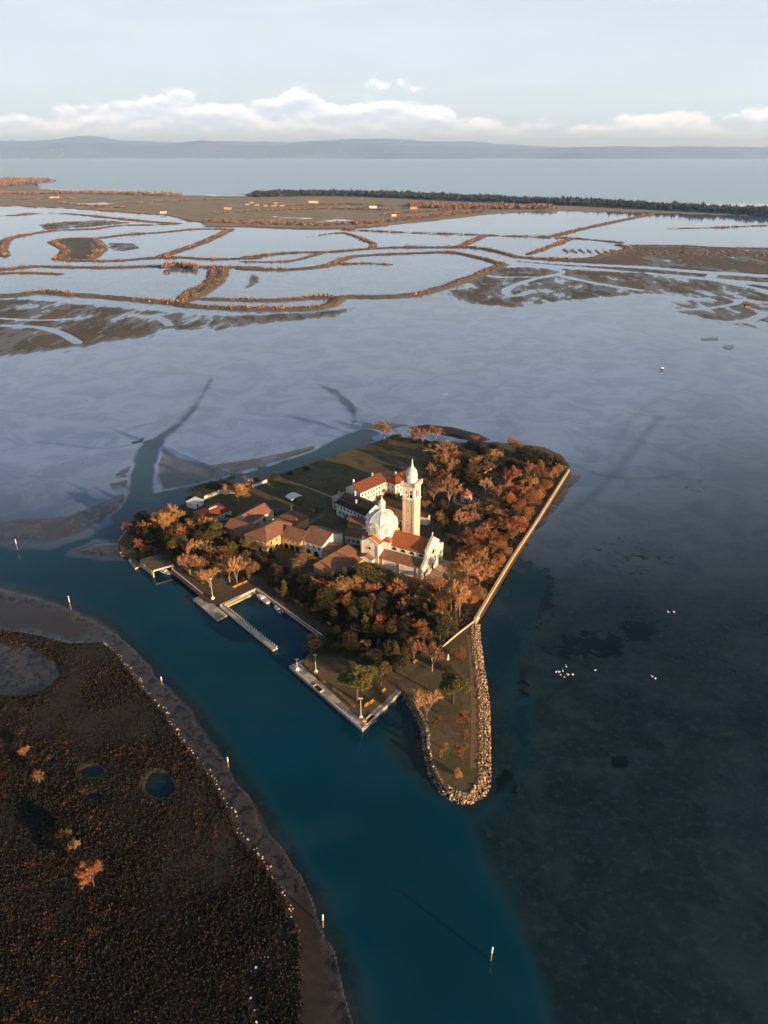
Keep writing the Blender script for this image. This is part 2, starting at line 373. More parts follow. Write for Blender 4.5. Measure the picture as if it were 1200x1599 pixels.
s = sdf(X, Y, PP([(742,965),(757,1100),(765,1255),(800,1300),(880,1200),(900,860),(822,850)]), 40.); bed = np.where(s < 0, np.maximum(bed, -1.15), bed)
# right-hand creek beyond the sea wall and faint runnels over the flats
for pts, wd, dp in [([(885,800),(930,770),(1000,690),(1030,650)],7,.5),([(640,632),(700,622),(760,612),(800,590)],4,.25),([(800,1105),(840,1085),(862,1078)],1.6,.9),([(806,1160),(830,1175),(855,1182)],1.6,.9),
                    ([(880,720),(940,742),(1010,748),(1070,738)],4,.5),([(950,720),(1000,640),(1090,600)],6,.3),([(60,690),(160,700),(225,690)],4,.4),([(0,640),(90,650),(150,640)],4,.3),([(1050,1240),(960,1310),(880,1345)],2,.2),([(860,1370),(960,1350),(1060,1290)],2,.2),([(960,1420),(900,1500),(830,1560)],2,.25)]:
    d = seg_dist(X, Y, PP(smooth_line(pts)), 40.) + 4*(nB-.5)
    bed -= dp*sm(d, wd, 0)
# pale shoals
for pts, hgt, wd in [([(120,862),(150,850),(186,846),(192,868),(160,868)],.12,5),([(0,845),(70,847),(125,832),(180,800),(217,776),(212,764),(170,780),(110,806),(0,815)],.03,9),
                     ([(238,700),(246,735),(252,766),(300,757),(360,742),(440,720),(500,702),(490,696),(400,715),(330,725),(280,715),(255,695)],-.03,7),([(172,742),(214,722),(212,735),(180,748)],-.02,3),([(168,756),(212,744),(214,757),(180,764)],-.02,3),([(206,690),(225,682),(222,688),(208,694)],.2,2),
                     ([(888,736),(905,742),(890,762),(860,800),(820,850),(812,845)],.25,3),([(640,1096),(655,1150),(650,1185),(632,1150)],-.1,6),([(1095,528),(1120,526),(1122,531),(1098,532)],.2,3),([(1130,540),(1145,538),(1143,547),(1132,546)],.2,2),
                     ([(560,663),(600,658),(640,664),(600,672),(548,682),(545,678)],.05,4)]:
    s = sdf(X, Y, PP(pts), 40.) + 7*(nB-.5)
    bed = np.where(s < wd*2, np.maximum(bed, hgt - .6*sm(s, -wd*.4, wd) - 4.5*sm(s, wd*.5, wd*2) + .22*(nB-.5) + .16*(nA-.5)), bed)
for pts, wd, dp in (([(205,800),(218,770),(222,742),(230,712),(240,692)],9,2.8),([(240,692),(264,672),(290,652),(312,620)],5.5,.95),([(200,805),(232,786),(262,776),(330,762),(420,738),(500,710),(552,684),(572,676)],11,3.4),([(552,684),(556,660),(545,636),(515,612)],4.5,.7)):
    d = seg_dist(X, Y, PP(smooth_line(pts)), 40.) + 3*(nB-.5); k = sm(d, wd, wd*.3); bed = np.where(k > 0, bed*(1-k)+np.minimum(bed, -dp)*k, bed)
veg = np.zeros_like(X); field = np.zeros_like(X)
# left salt marsh: mud bank, then scrub-covered ground with a mud basin and pools
so_ = sdf(X, Y, PP(OUT_BANK).tolist()+[[-400,20],[-400,330]], 60.) + 3*(nB-.5)
sv_ = sdf(X, Y, PP(VEG_EDGE).tolist()+[[-400,20],[-400,300]], 60.) + 2.5*(nB-.5)
bed = np.where(so_ < 14, np.maximum(bed, .25-.5*sm(so_, -4, 4)-4.2*sm(so_, 1, 14)+.1*(nB-.5)), bed)
bed = np.where(sv_ < 6, np.maximum(bed, .22+.55*sm(sv_, 3, -5)+.35*(nA-.5)*sm(sv_, 0, -10)), bed)
veg = np.maximum(veg, sm(sv_, 1.5, -2.5))
sb = sdf(X, Y, PP([(-200,1000),(0,1004),(45,1012),(88,1034),(97,1056),(70,1078),(30,1086),(-200,1090)]), 40.) + 6*(nB-.5)
bed = np.where(sb < 3, np.minimum(bed, .16+.25*sm(sb, -3, 3)), bed); veg *= sm(sb, -2, 2)
sb = sdf(X, Y, PP([(-60,935),(10,938),(100,958),(150,985),(120,1000),(60,985),(-60,972)]), 40.) + 6*(nA-.5)
bed = np.where(sb < 2, np.minimum(bed, -.05+.2*sm(sb, -3, 2)), bed)
pools = [(250,1227,25,22),(145,1206,20,11),(150,1246,15,8),(84,1192,10,6)]
for px, py, rx, ry in pools:
    poly = [(px+rx*math.cos(a)*(1+.08*math.sin(3*a)), py+ry*math.sin(a)*(1+.1*math.cos(2*a+px))) for a in np.linspace(0, 6.283, 18, endpoint=False)]
    s = sdf(X, Y, PP(poly), 30.); bed = np.where(s < 1.2, np.minimum(bed, -.25+.9*sm(s, -.8, 1.2)), bed); veg *= sm(s, -.2, .8)
for pts, a_, w_ in (([(318,752),(360,742),(400,730),(440,717),(470,708)],.62,4),([(255,725),(270,745),(300,752)],.45,8),([(185,748),(210,740)],.5,3),([(180,760),(210,752)],.5,3),([(240,1075),(300,1140),(350,1225),(400,1300),(450,1400)],.42,5),([(60,960),(120,968),(160,985)],.5,4),([(462,1420),(480,1500),(490,1590),(495,1680)],.75,11),([(505,1480),(520,1590)],.5,6)):
    d = seg_dist(X, Y, PP(smooth_line(pts) if len(pts) > 2 else pts), 40.); veg = np.maximum(veg, np.where(bed > -.1, a_*sm(d, w_, 0), 0))
# far tidal marshes
marsh = [([(-200,468),(0,466),(80,470),(180,480),(280,488),(330,493),(420,491),(520,484),(562,478),(545,488),(470,500),(400,508),(350,514),(300,517),(260,513),(230,525),(170,535),(100,545),(60,551),(0,556),(-200,560)], .30, .9),
         ([(985,384),(1200,388),(1420,396),(1420,460),(1200,441),(1100,433),(960,421),(860,413),(800,408),(830,404),(930,402)], .45, .8),
         ([(690,458),(762,417),(850,418),(1000,426),(1200,446),(1400,462),(1400,500),(1200,488),(1100,466),(1010,458),(900,468),(800,480),(735,474)], .25, .9),
         ([(1040,470),(1120,466),(1200,470),(1400,480),(1400,530),(1200,515),(1130,505),(1060,490)], .04, .9),
         ([(150,372),(110,371),(83,377),(98,390),(90,406),(150,408),(158,396),(148,383)], .5, .3),([(167,378),(210,380),(222,388),(190,393),(168,390)], .25, .6),
         ([(392,424),(402,434),(408,441),(384,451),(392,440)], .5, .3),([(60,352),(100,346),(150,345),(200,349),(170,352),(100,357),(70,360)], .3, .8)]
fn = fbm(X/30, Y/75, 5, .62); fn2 = fbm(X/10, Y/30, 4, .6); fn3 = fbm(X/5+40, Y/22, 3, .6)
for pts, hgt, gap in marsh:
    s = sdf(X, Y, PP(pts), 80.) + 30*(fn-.5)
    hh = -.5 + (hgt+.5)*sm(s, 14, -14) + gap*1.5*(fn-.52) + .9*gap*(fn2-.5) + .7*gap*(fn3-.5)
    k = s < 20; bed = np.where(k, np.maximum(bed, hh), bed); veg = np.where(k, np.maximum(veg, sm(hh, .16, .42)), veg); field = np.where(k & (hh > .02), .28+.3*(fn2-.5), field)
# creeks cut through the marshes
for pts, wd in [([(600,382),(680,386),(740,394),(800,404),(900,412),(1000,417),(1100,425),(1200,431),(1400,445)],13),([(830,455),(805,462),(790,456),(800,447),(830,437),(850,432),(875,430),(900,436),(940,444),(1000,453)],5),([(690,438),(730,428),(780,432),(850,432),(880,424),(850,418)],4),
                ([(1200,458),(1190,452),(1150,444),(1115,436),(1112,430),(1130,427)],6),([(1200,488),(1170,500),(1140,503),(1110,500)],5),([(1050,484),(1100,482),(1150,474),(1155,468),(1200,472)],4),
                ([(0,497),(60,500),(125,497)],3.5),([(0,508),(60,511),(95,520),(122,535)],4.5),([(210,492),(250,497),(265,508)],4)]:
    d = seg_dist(X, Y, PP(smooth_line(pts)), 60.) ; k = sm(d, wd*1.6, wd*.7)
    bed = bed*(1-k)+(-.7)*k; veg *= 1-k
# mainland with fields
MAIN = [(-400,276),(0,280),(50,285),(62,294),(130,299),(250,304),(400,306),(500,302),(600,304),(800,311),(1000,321),(1200,330),(1500,344),(1500,352),(1200,337.5),(1000,332),(850,329),(760,335),(680,345),(600,352),(540,356),(470,356),(380,352),(325,353),(300,345),(270,337),(200,331),(100,324),(0,320.5),(-400,318)]
s = sdf(X, Y, PP(MAIN), 150.) + 25*(fn-.5); k = s < 8
bed = np.where(k, np.maximum(bed, -1+2.4*sm(s, 8, -14)), bed); field = np.where(k, sm(s, 2, -8), field); veg = np.where(k, 1, veg)
for px, py, rx, ry in [(135,318,24,1.6),(160,317.5,20,1.4),(450,340,18,1.2),(478,341,14,1.5),(530,344,26,1.8),(430,338,10,.8),(505,346,16,.8)]:
    poly = [(px+rx*math.cos(a), py+ry*math.sin(a)) for a in np.linspace(0, 6.283, 14, endpoint=False)]
    s = sdf(X, Y, PP(poly), 60.)+14*(fn2-.5); bed = np.where(s < 3, np.minimum(bed, -.4+1.2*sm(s, -5, 3)), bed)
DYKES = [([(-200,340),(0,337),(43,334),(90,333),(133,336),(173,340),(213,344),(247,347),(277,349)],9,2),([(277,349),(233,351),(187,352),(147,357),(100,359),(67,362),(33,368),(13,373),(7,380),(3,393),(7,400)],8,2),
 ([(67,351),(110,347),(153,345),(200,348)],7,1.6),([(353,357),(300,358),(250,363),(200,366),(150,372),(110,372),(83,377),(90,383),(103,390),(97,400),(90,405),(133,407),(187,407),(233,403),(283,402),(333,405),(400,403)],8,1.8),
 ([(360,358),(320,377),(283,390),(253,400)],9,2.2),([(147,374),(158,386),(150,398),(140,404)],8,2.2),([(-200,430),(0,421),(50,416),(100,417),(167,418),(233,416),(283,417),(333,417),(400,418)],8,2),([(0,427),(40,426),(93,428)],6,1.5),
 ([(-200,468),(0,462),(33,460),(67,456),(110,460),(167,464),(233,470),(267,473),(300,478),(367,482),(432,483),(495,481),(520,474),(537,464),(590,464),(650,460),(684,451),(716,441),(758,425),(786,413)],8,2.4),
 ([(786,413),(747,402),(705,394),(660,395),(607,397),(555,400),(530,407),(516,414),(467,420),(415,421),(380,420)],8,2.2),([(530,412),(576,411.5),(607,413)],5,1.2),
 ([(320,467),(400,469),(432,469),(485,465),(520,464)],6,2),([(350,417),(343,437),(317,457),(287,470),(267,473)],7,2.2),([(333,417),(327,440),(300,453),(283,467)],6,2),
 ([(380,402),(450,395),(520,393),(580,388),(642,386),(695,386),(730,386),(765,390),(800,399),(815,402),(867,405),(920,404),(955,395),(983,388),(965,382)],7,2),([(380,409),(450,408),(502,395)],5,1.4),
 ([(523,364),(541,364),(569,374),(583,381),(580,387)],6,1.8),([(481,370),(523,364)],3,.8),([(530,358),(590,361),(660,364),(730,366),(780,368),(850,370),(895,372),(930,375),(972,379)],6,1.8),
 ([(716,386),(758,367)],8,1.6),([(825,397),(892,373)],6,1.8),([(867,368),(920,355),(976,343),(1018,334)],9,1.8),([(1042,357),(1130,355),(1200,352),(1400,348)],5,1.2),([(985,384),(1060,384),(1130,387),(1200,388),(1400,394)],8,1.6),
 ([(600,352),(540,356.5),(470,357),(400,354),(325,354)],12,1.8),([(300,346),(270,337),(200,331.5),(100,324.5),(0,321)],8,1.5)]
for i in range(26): 
    x0 = 884+i*12.5; DYKES.append(([(x0-4-(7 if i > 6 else 0), 389.5+.12*i), (x0+4+(7 if i > 6 else 0), 394+.4*min(i, 8)+.15*i)], 3.2, .7))
DW = []
for pts, wd, hgt in DYKES:
    wd *= 1.15 if hgt > 1 else 1
    L = PP(smooth_line(pts, 3) if len(pts) > 2 else pts)
    d = seg_dist(X, Y, L, 60.); dd = d+9*(fn2-.5)+5*(fn3-.5)
    k = dd < wd*1.6; hh = -.4+(hgt+.4)*sm(dd, wd*1.6, wd*.35)
    bed = np.where(k, np.maximum(bed, hh), bed); veg = np.where(k, np.maximum(veg, sm(dd, wd*1.5, wd*.7)), veg); field = np.where(k, np.maximum(field, .4), field)
    DW.append((L, wd*1.15, hgt))
# islet behind the island
s = sdf(X, Y, PP([(640,667),(668,663),(705,667),(745,677),(765,686),(750,690),(715,684),(680,676),(650,673)]), 30.)+2*(nB-.5)
bed = np.where(s < 4, np.maximum(bed, -.4+1.1*sm(s, 3, -3)), bed); veg = np.maximum(veg, sm(s, 1, -2))
# dark weed beds and the pale upper flats with sky reflection painted in
weed = np.full_like(X, 0.02); PYrow = CY - F*((Y*sP-H*cP)/(Y*cP+H*sP))
for px, py, rx, ry, a in [(930,1010,75,26,.75),(1000,985,40,25,.7),(880,1020,30,12,.6),(825,930,45,55,.95),(785,1000,32,55,.9),(815,1120,16,90,.75),(790,1230,25,40,.7),(968,1192,22,12,.8),(980,870,140,60,.42),(1060,760,120,50,.34),(900,800,90,40,.25),(1000,1300,130,60,.22),(870,1370,60,40,.3),(340,748,20,6,.62),(370,740,22,6,.62),(405,729,22,6,.62),(440,718,22,6,.66),(270,735,22,20,.45),(195,744,18,6,.6),(195,757,18,6,.6),(590,664,40,6,.6),(300,752,20,6,.5),(600,560,160,14,.25),(280,640,120,20,.2),(120,725,90,30,.25),(740,545,90,12,.2),(900,640,70,14,.22),(1000,690,60,25,.25),(1150,640,80,30,.2)]:
    pxs = CX + F*X/(Y*cP+H*sP); q = ((pxs-px)/rx)**2+((PYrow-py)/ry)**2
    weed = np.maximum(weed, a*np.exp(-q*.8))
weed = np.where(bed > -5, weed, 0)
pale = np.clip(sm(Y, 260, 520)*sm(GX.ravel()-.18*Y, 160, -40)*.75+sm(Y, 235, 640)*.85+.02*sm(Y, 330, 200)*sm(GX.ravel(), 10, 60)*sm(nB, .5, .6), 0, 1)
nr, nc = GX.shape
idx = np.arange(nr*nc).reshape(nr, nc)
quads = np.stack([idx[:-1,:-1], idx[:-1,1:], idx[1:,1:], idx[1:,:-1]], -1).reshape(-1, 4)
# bury the bed below the island itself
ISL = [(185,845),(190,868),(204,885),(222,892),(268,892),(303,932),(345,968),(352,946),(400,918),(508,996),(480,1022),(452,1040),(566,1140),(628,1080),(648,1110),(661,1140),(660,1190),(680,1228),(708,1248),(735,1252),(758,1238),(765,1215),(764,1130),(752,1060),(744,1000),(742,970),(800,872),(889,736),(880,712),(850,698),(800,692),(760,690),(700,692),(650,686),(612,680),(588,690),(520,712),(420,745),(330,775),(270,792),(205,820)]
V = np.stack([X, Y, np.zeros_like(X)], 1)
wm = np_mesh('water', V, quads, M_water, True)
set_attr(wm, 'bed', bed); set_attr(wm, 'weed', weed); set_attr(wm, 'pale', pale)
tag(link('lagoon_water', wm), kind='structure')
keep = (bed[quads].max(1) > -.08)
tq = quads[keep]; used, inv = np.unique(tq, return_inverse=True)
Vt = np.stack([X, Y, bed], 1)[used]
tm = np_mesh('terrain', Vt, inv.reshape(-1, 4), M_terrain, True)
set_attr(tm, 'veg', veg[used]); set_attr(tm, 'field', field[used])
tag(link('tidal_terrain', tm), kind='structure')

# ------------------------------------------------------------------ scattered vegetation built as stuff
def tufts(name, C, size, hgt, mat_, k=9, seed=1, flat=.0):
    """clumps of k triangular blades around each centre; C: (n,3)"""
    r = np.random.default_rng(seed); n = len(C)
    a = r.random((n, k))*6.283; rad = np.sqrt(r.random((n, k)))*size[:, None]*.5
    z0 = r.random((n, k))*hgt[:, None]*.75
    px, py, pz = C[:,0,None]+rad*np.cos(a), C[:,1,None]+rad*np.sin(a), C[:,2,None]+z0*(1-(rad/(size[:,None]*.5+1e-6))**2*.6)
    c = np.stack([px, py, pz], -1).reshape(-1, 3)
    d1 = r.normal(size=(n*k, 3)); d2 = r.normal(size=(n*k, 3)); s = np.repeat(size*.42, k)[:, None]
    d1 /= np.linalg.norm(d1, axis=1)[:, None]; d2 /= np.linalg.norm(d2, axis=1)[:, None]; d1[:,2] *= .6
    V = np.stack([c-d1*s*.6, c+d1*s*.6, c+d2*s*.9+np.array([0, 0, 1])*s*.4], 1).reshape(-1, 3)
    me = np_mesh(name, V, np.arange(len(V)).reshape(-1, 3), mat_)
    return link(name, me)
# reeds on the dykes
C = []; S = []; Hh = []
for L, wd, hgt in DW:
    for a, b in zip(L[:-1], L[1:]):
        ln = np.hypot(*(b-a)); n = int(ln/1.5*(1 if hgt > 1 else .25)) + 1
        t = rng.random(n); o = rng.normal(size=n)*wd*.36; nn = np.array([-(b-a)[1], (b-a)[0]])/(ln+1e-6)
        p = a+(b-a)*t[:, None]+nn*o[:, None]
        f = .5+1.3*vnoise(p[:,0]/45, p[:,1]/45)*(.5+vnoise(p[:,0]/11+5, p[:,1]/11))
        C.append(np.column_stack([p, np.full(n, hgt*.55)])); S.append(rng.uniform(1.9, 3.9, n)*f); Hh.append(rng.uniform(1.2, 2.8, n)*f)
C, S, Hh = np.concatenate(C), np.concatenate(S), np.concatenate(Hh)
k = np.abs(C[:,0]) < C[:,1]*.62; C, S, Hh = C[k], S[k], Hh[k]
tag(tufts('reed_bed', C, S, Hh, M_reed, 8, 3), 'rust brown reeds growing along the far dykes', 'reeds', kind='stuff')
# marsh scrub on the left bank
SLN = smooth_line([(158,1002),(178,1016),(196,1036),(212,1056),(228,1076),(246,1098),(262,1117),(280,1146),(300,1174),(318,1198),(334,1216),(350,1246),(364,1268),(376,1302),(392,1322),(410,1342),(426,1366),(440,1390),(452,1412),(455,1432),(446,1458),(430,1486),(404,1508),(390,1528),(388,1548),(396,1575),(402,1599),(410,1640)], 5)
n = 120000
px = rng.uniform(-60, 470, n); py = rng.uniform(965, 1640, n)
uu = (px-CX)/F; vv = (CY-py)/F; tt = -H/(-sP+vv*cP); SX, SY = uu*tt, (cP+vv*sP)*tt
s1 = sdf(SX, SY, PP(VEG_EDGE).tolist()+[[-400,20],[-400,300]], 40.)
s2 = sdf(SX, SY, PP([(-200,1000),(0,1004),(45,1012),(88,1034),(97,1056),(70,1078),(30,1086),(-200,1090)]), 30.)
pm = np.ones(n, bool)
for qx, qy, rx, ry in pools: pm &= ((px-qx)/(rx*1.1))**2+((py-qy)/(ry*1.1))**2 > 1
den = fbm(SX/14, SY/14, 4)
lim = .35+.25*sm(s1, -40, -5)-.12*sm(py, 1250, 1450)
k = (s1 < -.6) & (s2 > .5) & pm & (rng.random(n) < .75+.6*(.6-den))
k &= seg_dist(SX, SY, PP(SLN), 5.) > 1.1
SX, SY, den = SX[k], SY[k], den[k]; f = np.clip(1.5-den, .6, 1.3)
tag(tufts('marsh_scrub', np.column_stack([SX, SY, np.full(len(SX), .5)]), rng.uniform(.7, 1.5, len(SX))*f, rng.uniform(.3, .85, len(SX))*f, M_scrub, 6, 5), 'rust and dark brown salt scrub covering the low marsh', 'scrub', kind='stuff')
# far woods and hedges on the mainland
def wood(name, label, pts, n, wd, hr, sr, m, seed):
    L = PP(smooth_line(pts, 3)); seg = np.hypot(*(L[1:]-L[:-1]).T); cu = np.concatenate([[0], np.cumsum(seg)]); r = np.random.default_rng(seed)
    t = r.random(n)*cu[-1]; i = np.clip(np.searchsorted(cu, t)-1, 0, len(seg)-1)
    p = L[i]+(L[i+1]-L[i])*((t-cu[i])/seg[i])[:, None]; p[:,1] += r.uniform(-wd, wd, n)
    h = r.uniform(*hr, n)*(.7+.6*vnoise(p[:,0]/60, p[:,1]/60)); s_ = r.uniform(*sr, n)
    # each crown: a lumpy heap of blades above a short bare stem
    o = tufts(name, np.column_stack([p, np.full(n, 1.2)+h*.25]), s_, h*.8, m, 26, seed)
    return tag(o, label, 'woodland', kind='stuff')
wood('pine_wood', 'dark green pine wood along the far shore', [(392,306),(450,305),(520,304),(600,306.5),(700,311),(800,315),(900,319),(1000,324),(1100,329),(1200,334),(1320,340)], 2000, 150, (13,22), (12,22), M_wood_far, 11)
wood('bare_wood', 'bare brown trees between pine wood and fields', [(640,322),(700,324),(760,325),(820,325),(860,325)], 500, 90, (8,15), (8,14), M_bare_far, 12)
wood('shore_wood', 'brown wooded point on the far shore', [(-120,284),(0,286),(25,287),(46,289)], 900, 420, (18,30), (14,22), M_bare_far, 13)
wood('field_hedge', 'brown hedgerow bordering the far fields', [(-60,306),(0,303),(60,303),(130,302),(180,303),(280,306)], 450, 60, (7,14), (9,15), M_bare_far, 14)
wood('bank_thicket', 'scrubby thicket on the bank beside the ponds', [(320,346),(350,347),(400,349),(470,351),(540,351),(620,345),(690,337),(760,330)], 700, 40, (3,8), (5,9), M_bare_far, 15)
wood('pond_thicket', 'dense thicket where the far dykes meet', [(256,420),(280,416),(306,420)], 60, 14, (4,8), (6,10), M_bare_far, 16)

# ------------------------------------------------------------------ hills beyond the gulf
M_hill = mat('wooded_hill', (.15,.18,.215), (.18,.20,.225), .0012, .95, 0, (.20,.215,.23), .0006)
def hills(name, prof, Y0, depth, seed):
    r = np.random.default_rng(seed); nx, ny = 420, 22; base_y = 247.0
    xs = np.linspace(-260, 1460, nx); prof = np.array(prof, float)
    hp = np.interp(xs, prof[:,0], base_y-prof[:,1])
    V = []
    for j in range(ny):
        t = j/(ny-1); yy = Y0+depth*t
        wx = (xs-CX)/F*(Y0*cP+H*sP)*(1+.0*t)
        crest = hp/1440*(Y0+depth*.7)
        ridge = 1-abs(t-.7)/.7 if t <= .7 else 1-(t-.7)/.3*.4
        nz_ = fbm(wx/1500+seed*3, np.full(nx, yy/1500), 5, .55)
        z = crest*(ridge**.75)*(.72+.56*nz_*(1-.5*ridge)) - 4
        V.append(np.column_stack([wx, np.full(nx, yy), np.maximum(z, -4)]))
    V = np.concatenate(V); id_ = np.arange(nx*ny).reshape(ny, nx)
    q = np.stack([id_[:-1,:-1], id_[:-1,1:], id_[1:,1:], id_[1:,:-1]], -1).reshape(-1, 4)
    tag(link(name, np_mesh(name, V, q, M_hill, True)), kind='structure'); return V.reshape(ny, nx, 3)
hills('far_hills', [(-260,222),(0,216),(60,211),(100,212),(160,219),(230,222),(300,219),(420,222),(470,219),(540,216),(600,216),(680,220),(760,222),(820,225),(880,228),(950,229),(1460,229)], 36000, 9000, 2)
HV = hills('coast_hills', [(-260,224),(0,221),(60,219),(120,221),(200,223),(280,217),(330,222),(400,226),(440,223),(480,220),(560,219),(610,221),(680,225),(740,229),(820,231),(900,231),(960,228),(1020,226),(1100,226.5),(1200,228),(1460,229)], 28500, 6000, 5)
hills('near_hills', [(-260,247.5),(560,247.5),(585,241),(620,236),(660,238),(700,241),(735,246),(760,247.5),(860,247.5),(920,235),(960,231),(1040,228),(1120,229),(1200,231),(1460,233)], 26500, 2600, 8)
# the town along the foot of the hills
mb = MB(); rt = random.Random(3)
for i in range(200):
    x = rt.choice([rt.gauss(330, 90), rt.gauss(480, 70), rt.uniform(0, 800), rt.gauss(100, 60), rt.gauss(690, 30)])
    j = min(int(abs(rt.gauss(0, 4.2))), 12); i_ = int((x+260)/1720*419)
    if not 0 < i_ < 419: continue
    p = HV[j, i_]; s_ = rt.uniform(10, 26); mb.box(p[0]-s_, p[0]+s_, p[1]-10, p[1]+10, max(p[2]-10, -3), max(p[2], 0)+rt.uniform(10, 26))
tag(mb.build('distant_town', mat('town_walls', (.36,.34,.33), (.28,.27,.26), .01, .9)), 'pale town spread along the foot of the far hills', 'town', kind='stuff')
for pts, n_, sd_ in (([(90,318),(140,322),(200,326)],60,31),([(215,318),(280,314),(350,312)],90,32),([(330,334),(420,330),(520,327),(620,330)],160,33),([(445,322),(540,320),(600,322)],120,34),([(600,336),(660,332),(720,327)],120,35),([(20,312),(70,312),(120,310)],90,36)):
    wood('field_hedge', 'thin brown hedge crossing the far fields', pts, n_, 8, (3,8), (5,10), M_bare_far, sd_)
# ------------------------------------------------------------------ the island
GZ = 1.5
ISL = [(185,846),(190,862),(204,869),(222,868),(246,866),(262,877),(269,889),(316,927),(344,945),(400,919),(508,996),(484,1020),(470,1036),(566,1125),(622,1076),(632,1084),(652,1112),(664,1140),(668,1170),(675,1200),(690,1225),(712,1241),(735,1244),(752,1228),(757,1196),(757,1150),(756,1100),(751,1055),(744,1005),(742,970),(770,921),(800,872),(840,812),(887,736),(880,712),(850,698),(800,692),(760,690),(700,692),(650,686),(612,680),(588,690),(520,712),(420,746),(330,776),(270,792),(205,820)]
isl = PP(ISL, GZ)
area = sum(a[0]*b[1]-b[0]*a[1] for a, b in zip(isl, np.roll(isl, -1, 0)))
if area < 0: isl = isl[::-1]
bm = bmesh.new()
vs = [bm.verts.new((x, y, GZ)) for x, y in isl]; lo_ = [bm.verts.new((x, y, -1.2)) for x, y in isl]
top_e = [bm.edges.new((vs[i], vs[(i+1) % len(vs)])) for i in range(len(vs))]
bmesh.ops.triangle_fill(bm, use_beauty=True, use_dissolve=False, edges=top_e)
for i in range(len(vs)): bm.faces.new((vs[i], lo_[i], lo_[(i+1) % len(vs)], vs[(i+1) % len(vs)]))
bmesh.ops.recalc_face_normals(bm, faces=bm.faces)
me = bpy.data.meshes.new('island_ground'); bm.to_mesh(me); bm.free(); me.materials.append(M_turf)
tag(link('island_ground', me), kind='structure')
M_path = mat('beaten_path', (.085,.062,.045), (.06,.046,.034), .8, .95, .3, (.11,.082,.06), .3)
M_pave = mat('pale_paving', (.40,.32,.26), (.33,.26,.21), .8, .9, .2, (.29,.22,.17), .3)
M_grav = mat('grey_gravel', (.20,.18,.165), (.145,.13,.12), 2, .95, .3)
def path(pts, wd, m=M_path, lift=.006):
    L = [Vector((*p, 0)) for p in PP(smooth_line(pts, 3) if len(pts) > 2 else pts, GZ)]; mb = MB(); prev = None
    for i, p in enumerate(L):
        d = (L[min(i+1, len(L)-1)]-L[max(i-1, 0)]).normalized(); n = Vector((-d.y, d.x, 0))*wd/2
        cur = [(p+n)[:2], (p-n)[:2]]
        if prev: mb.add([(*prev[0], GZ+lift), (*prev[1], GZ+lift), (*cur[1], GZ+lift), (*cur[0], GZ+lift)], [(0, 1, 2, 3)])
        prev = cur
    tag(mb.build('path', m), kind='structure')
path([(277,890),(316,921),(346,939),(400,911),(440,938),(512,990)], 6.5)
path([(226,849),(244,862),(264,876)], 3.2, M_grav, .01)
path([(468,824),(490,812),(506,803)], 2.6, M_grav)
path([(512,990),(540,1000),(580,1040),(624,1066),(660,1040),(700,1002),(742,966)], 3.0, M_path, .010)
path([(742,962),(800,866),(884,735)], 6, mat('wall_verge', (.20,.105,.05), (.13,.08,.04), .8, .95), .008)
path([(700,876),(712,862),(720,846),(706,820),(716,800),(740,790)], 5, M_path, .012)
path([(716,762),(755,741),(790,722)], 2.2, M_path, .016)
path([(735,992),(741,1050),(743,1100),(743,1150),(742,1200)], 3, mat('sandy_verge', (.24,.14,.075), (.16,.10,.055), .6, .95, .2), .014)
def poly_sheet(name, pts, m, lift, kind='structure'):
    p = PP(pts, GZ); mb = MB().add([(x, y, GZ+lift) for x, y in p], [tuple(range(len(p)))])
    if sum(a[0]*b[1]-b[0]*a[1] for a, b in zip(p, np.roll(p, -1, 0))) < 0: mb.f = [f[::-1] for f in mb.f]
    return tag(mb.build(name, m), kind=kind)
M_lawn = mat('green_lawn', (.045,.075,.04), (.035,.055,.032), .3, .95, .2)
poly_sheet('lawn', [(268,793),(300,803),(314,790),(330,782),(322,777)], M_lawn, .02)
poly_sheet('church_forecourt', [(662,902.5),(676,916.5),(706,878.5),(692,873)], M_pave, .03)

# ------------------------------------------------------------------ buildings
def arch_poly(w_, h_, n=8):             # outline of a round-headed opening, foot at origin
    r = w_/2; s_ = max(h_-r, .05)
    return [(-r, 0), (r, 0)] + [(r*math.cos(a), s_+r*math.sin(a)) for a in np.linspace(0, math.pi, n)]
def extr(poly, o, ux, n_, t0, t1):      # extrude a 2-D outline standing on a wall: o foot, ux along wall, n_ outward
    o, ux, n_ = Vector(o), Vector(ux), Vector(n_); k = len(poly); mb = MB()
    mb.add([o+ux*x+Vector((0, 0, z))+n_*t for t in (t0, t1) for x, z in poly],
           [tuple(range(k))[::-1], tuple(range(k, 2*k))]+[(i, (i+1) % k, k+(i+1) % k, k+i) for i in range(k)]); return mb
def window(parent, o, ux, n_, w_, h_, arch=False, m_frame=None, m_pane=None, name='window'):
    po = arch_poly(w_+.3, h_+.15) if arch else [(-w_/2-.15, -.15), (w_/2+.15, -.15), (w_/2+.15, h_+.15), (-w_/2-.15, h_+.15)]
    pi = arch_poly(w_, h_) if arch else [(-w_/2, 0), (w_/2, 0), (w_/2, h_), (-w_/2, h_)]
    k = len(po); mb = MB(); o, ux, n_ = Vector(o), Vector(ux), Vector(n_)
    pt = lambda q, t: o+ux*q[0]+Vector((0, 0, q[1]))+n_*t
    vs = [pt(q, .1) for q in po]+[pt(q, .1) for q in pi]+[pt(q, .0) for q in po]+[pt(q, .0) for q in pi]
    fs = []
    for i in range(k):
        j = (i+1) % k; fs += [(i, j, k+j, k+i), (i, 2*k+i, 2*k+j, j), (k+i, k+j, 3*k+j, 3*k+i)]
    f = mb.add(vs, fs).build(name, m_frame or M_frame, parent)
    extr(pi, o, ux, n_, .0, .03).build('pane', m_pane or M_pane, f); return f
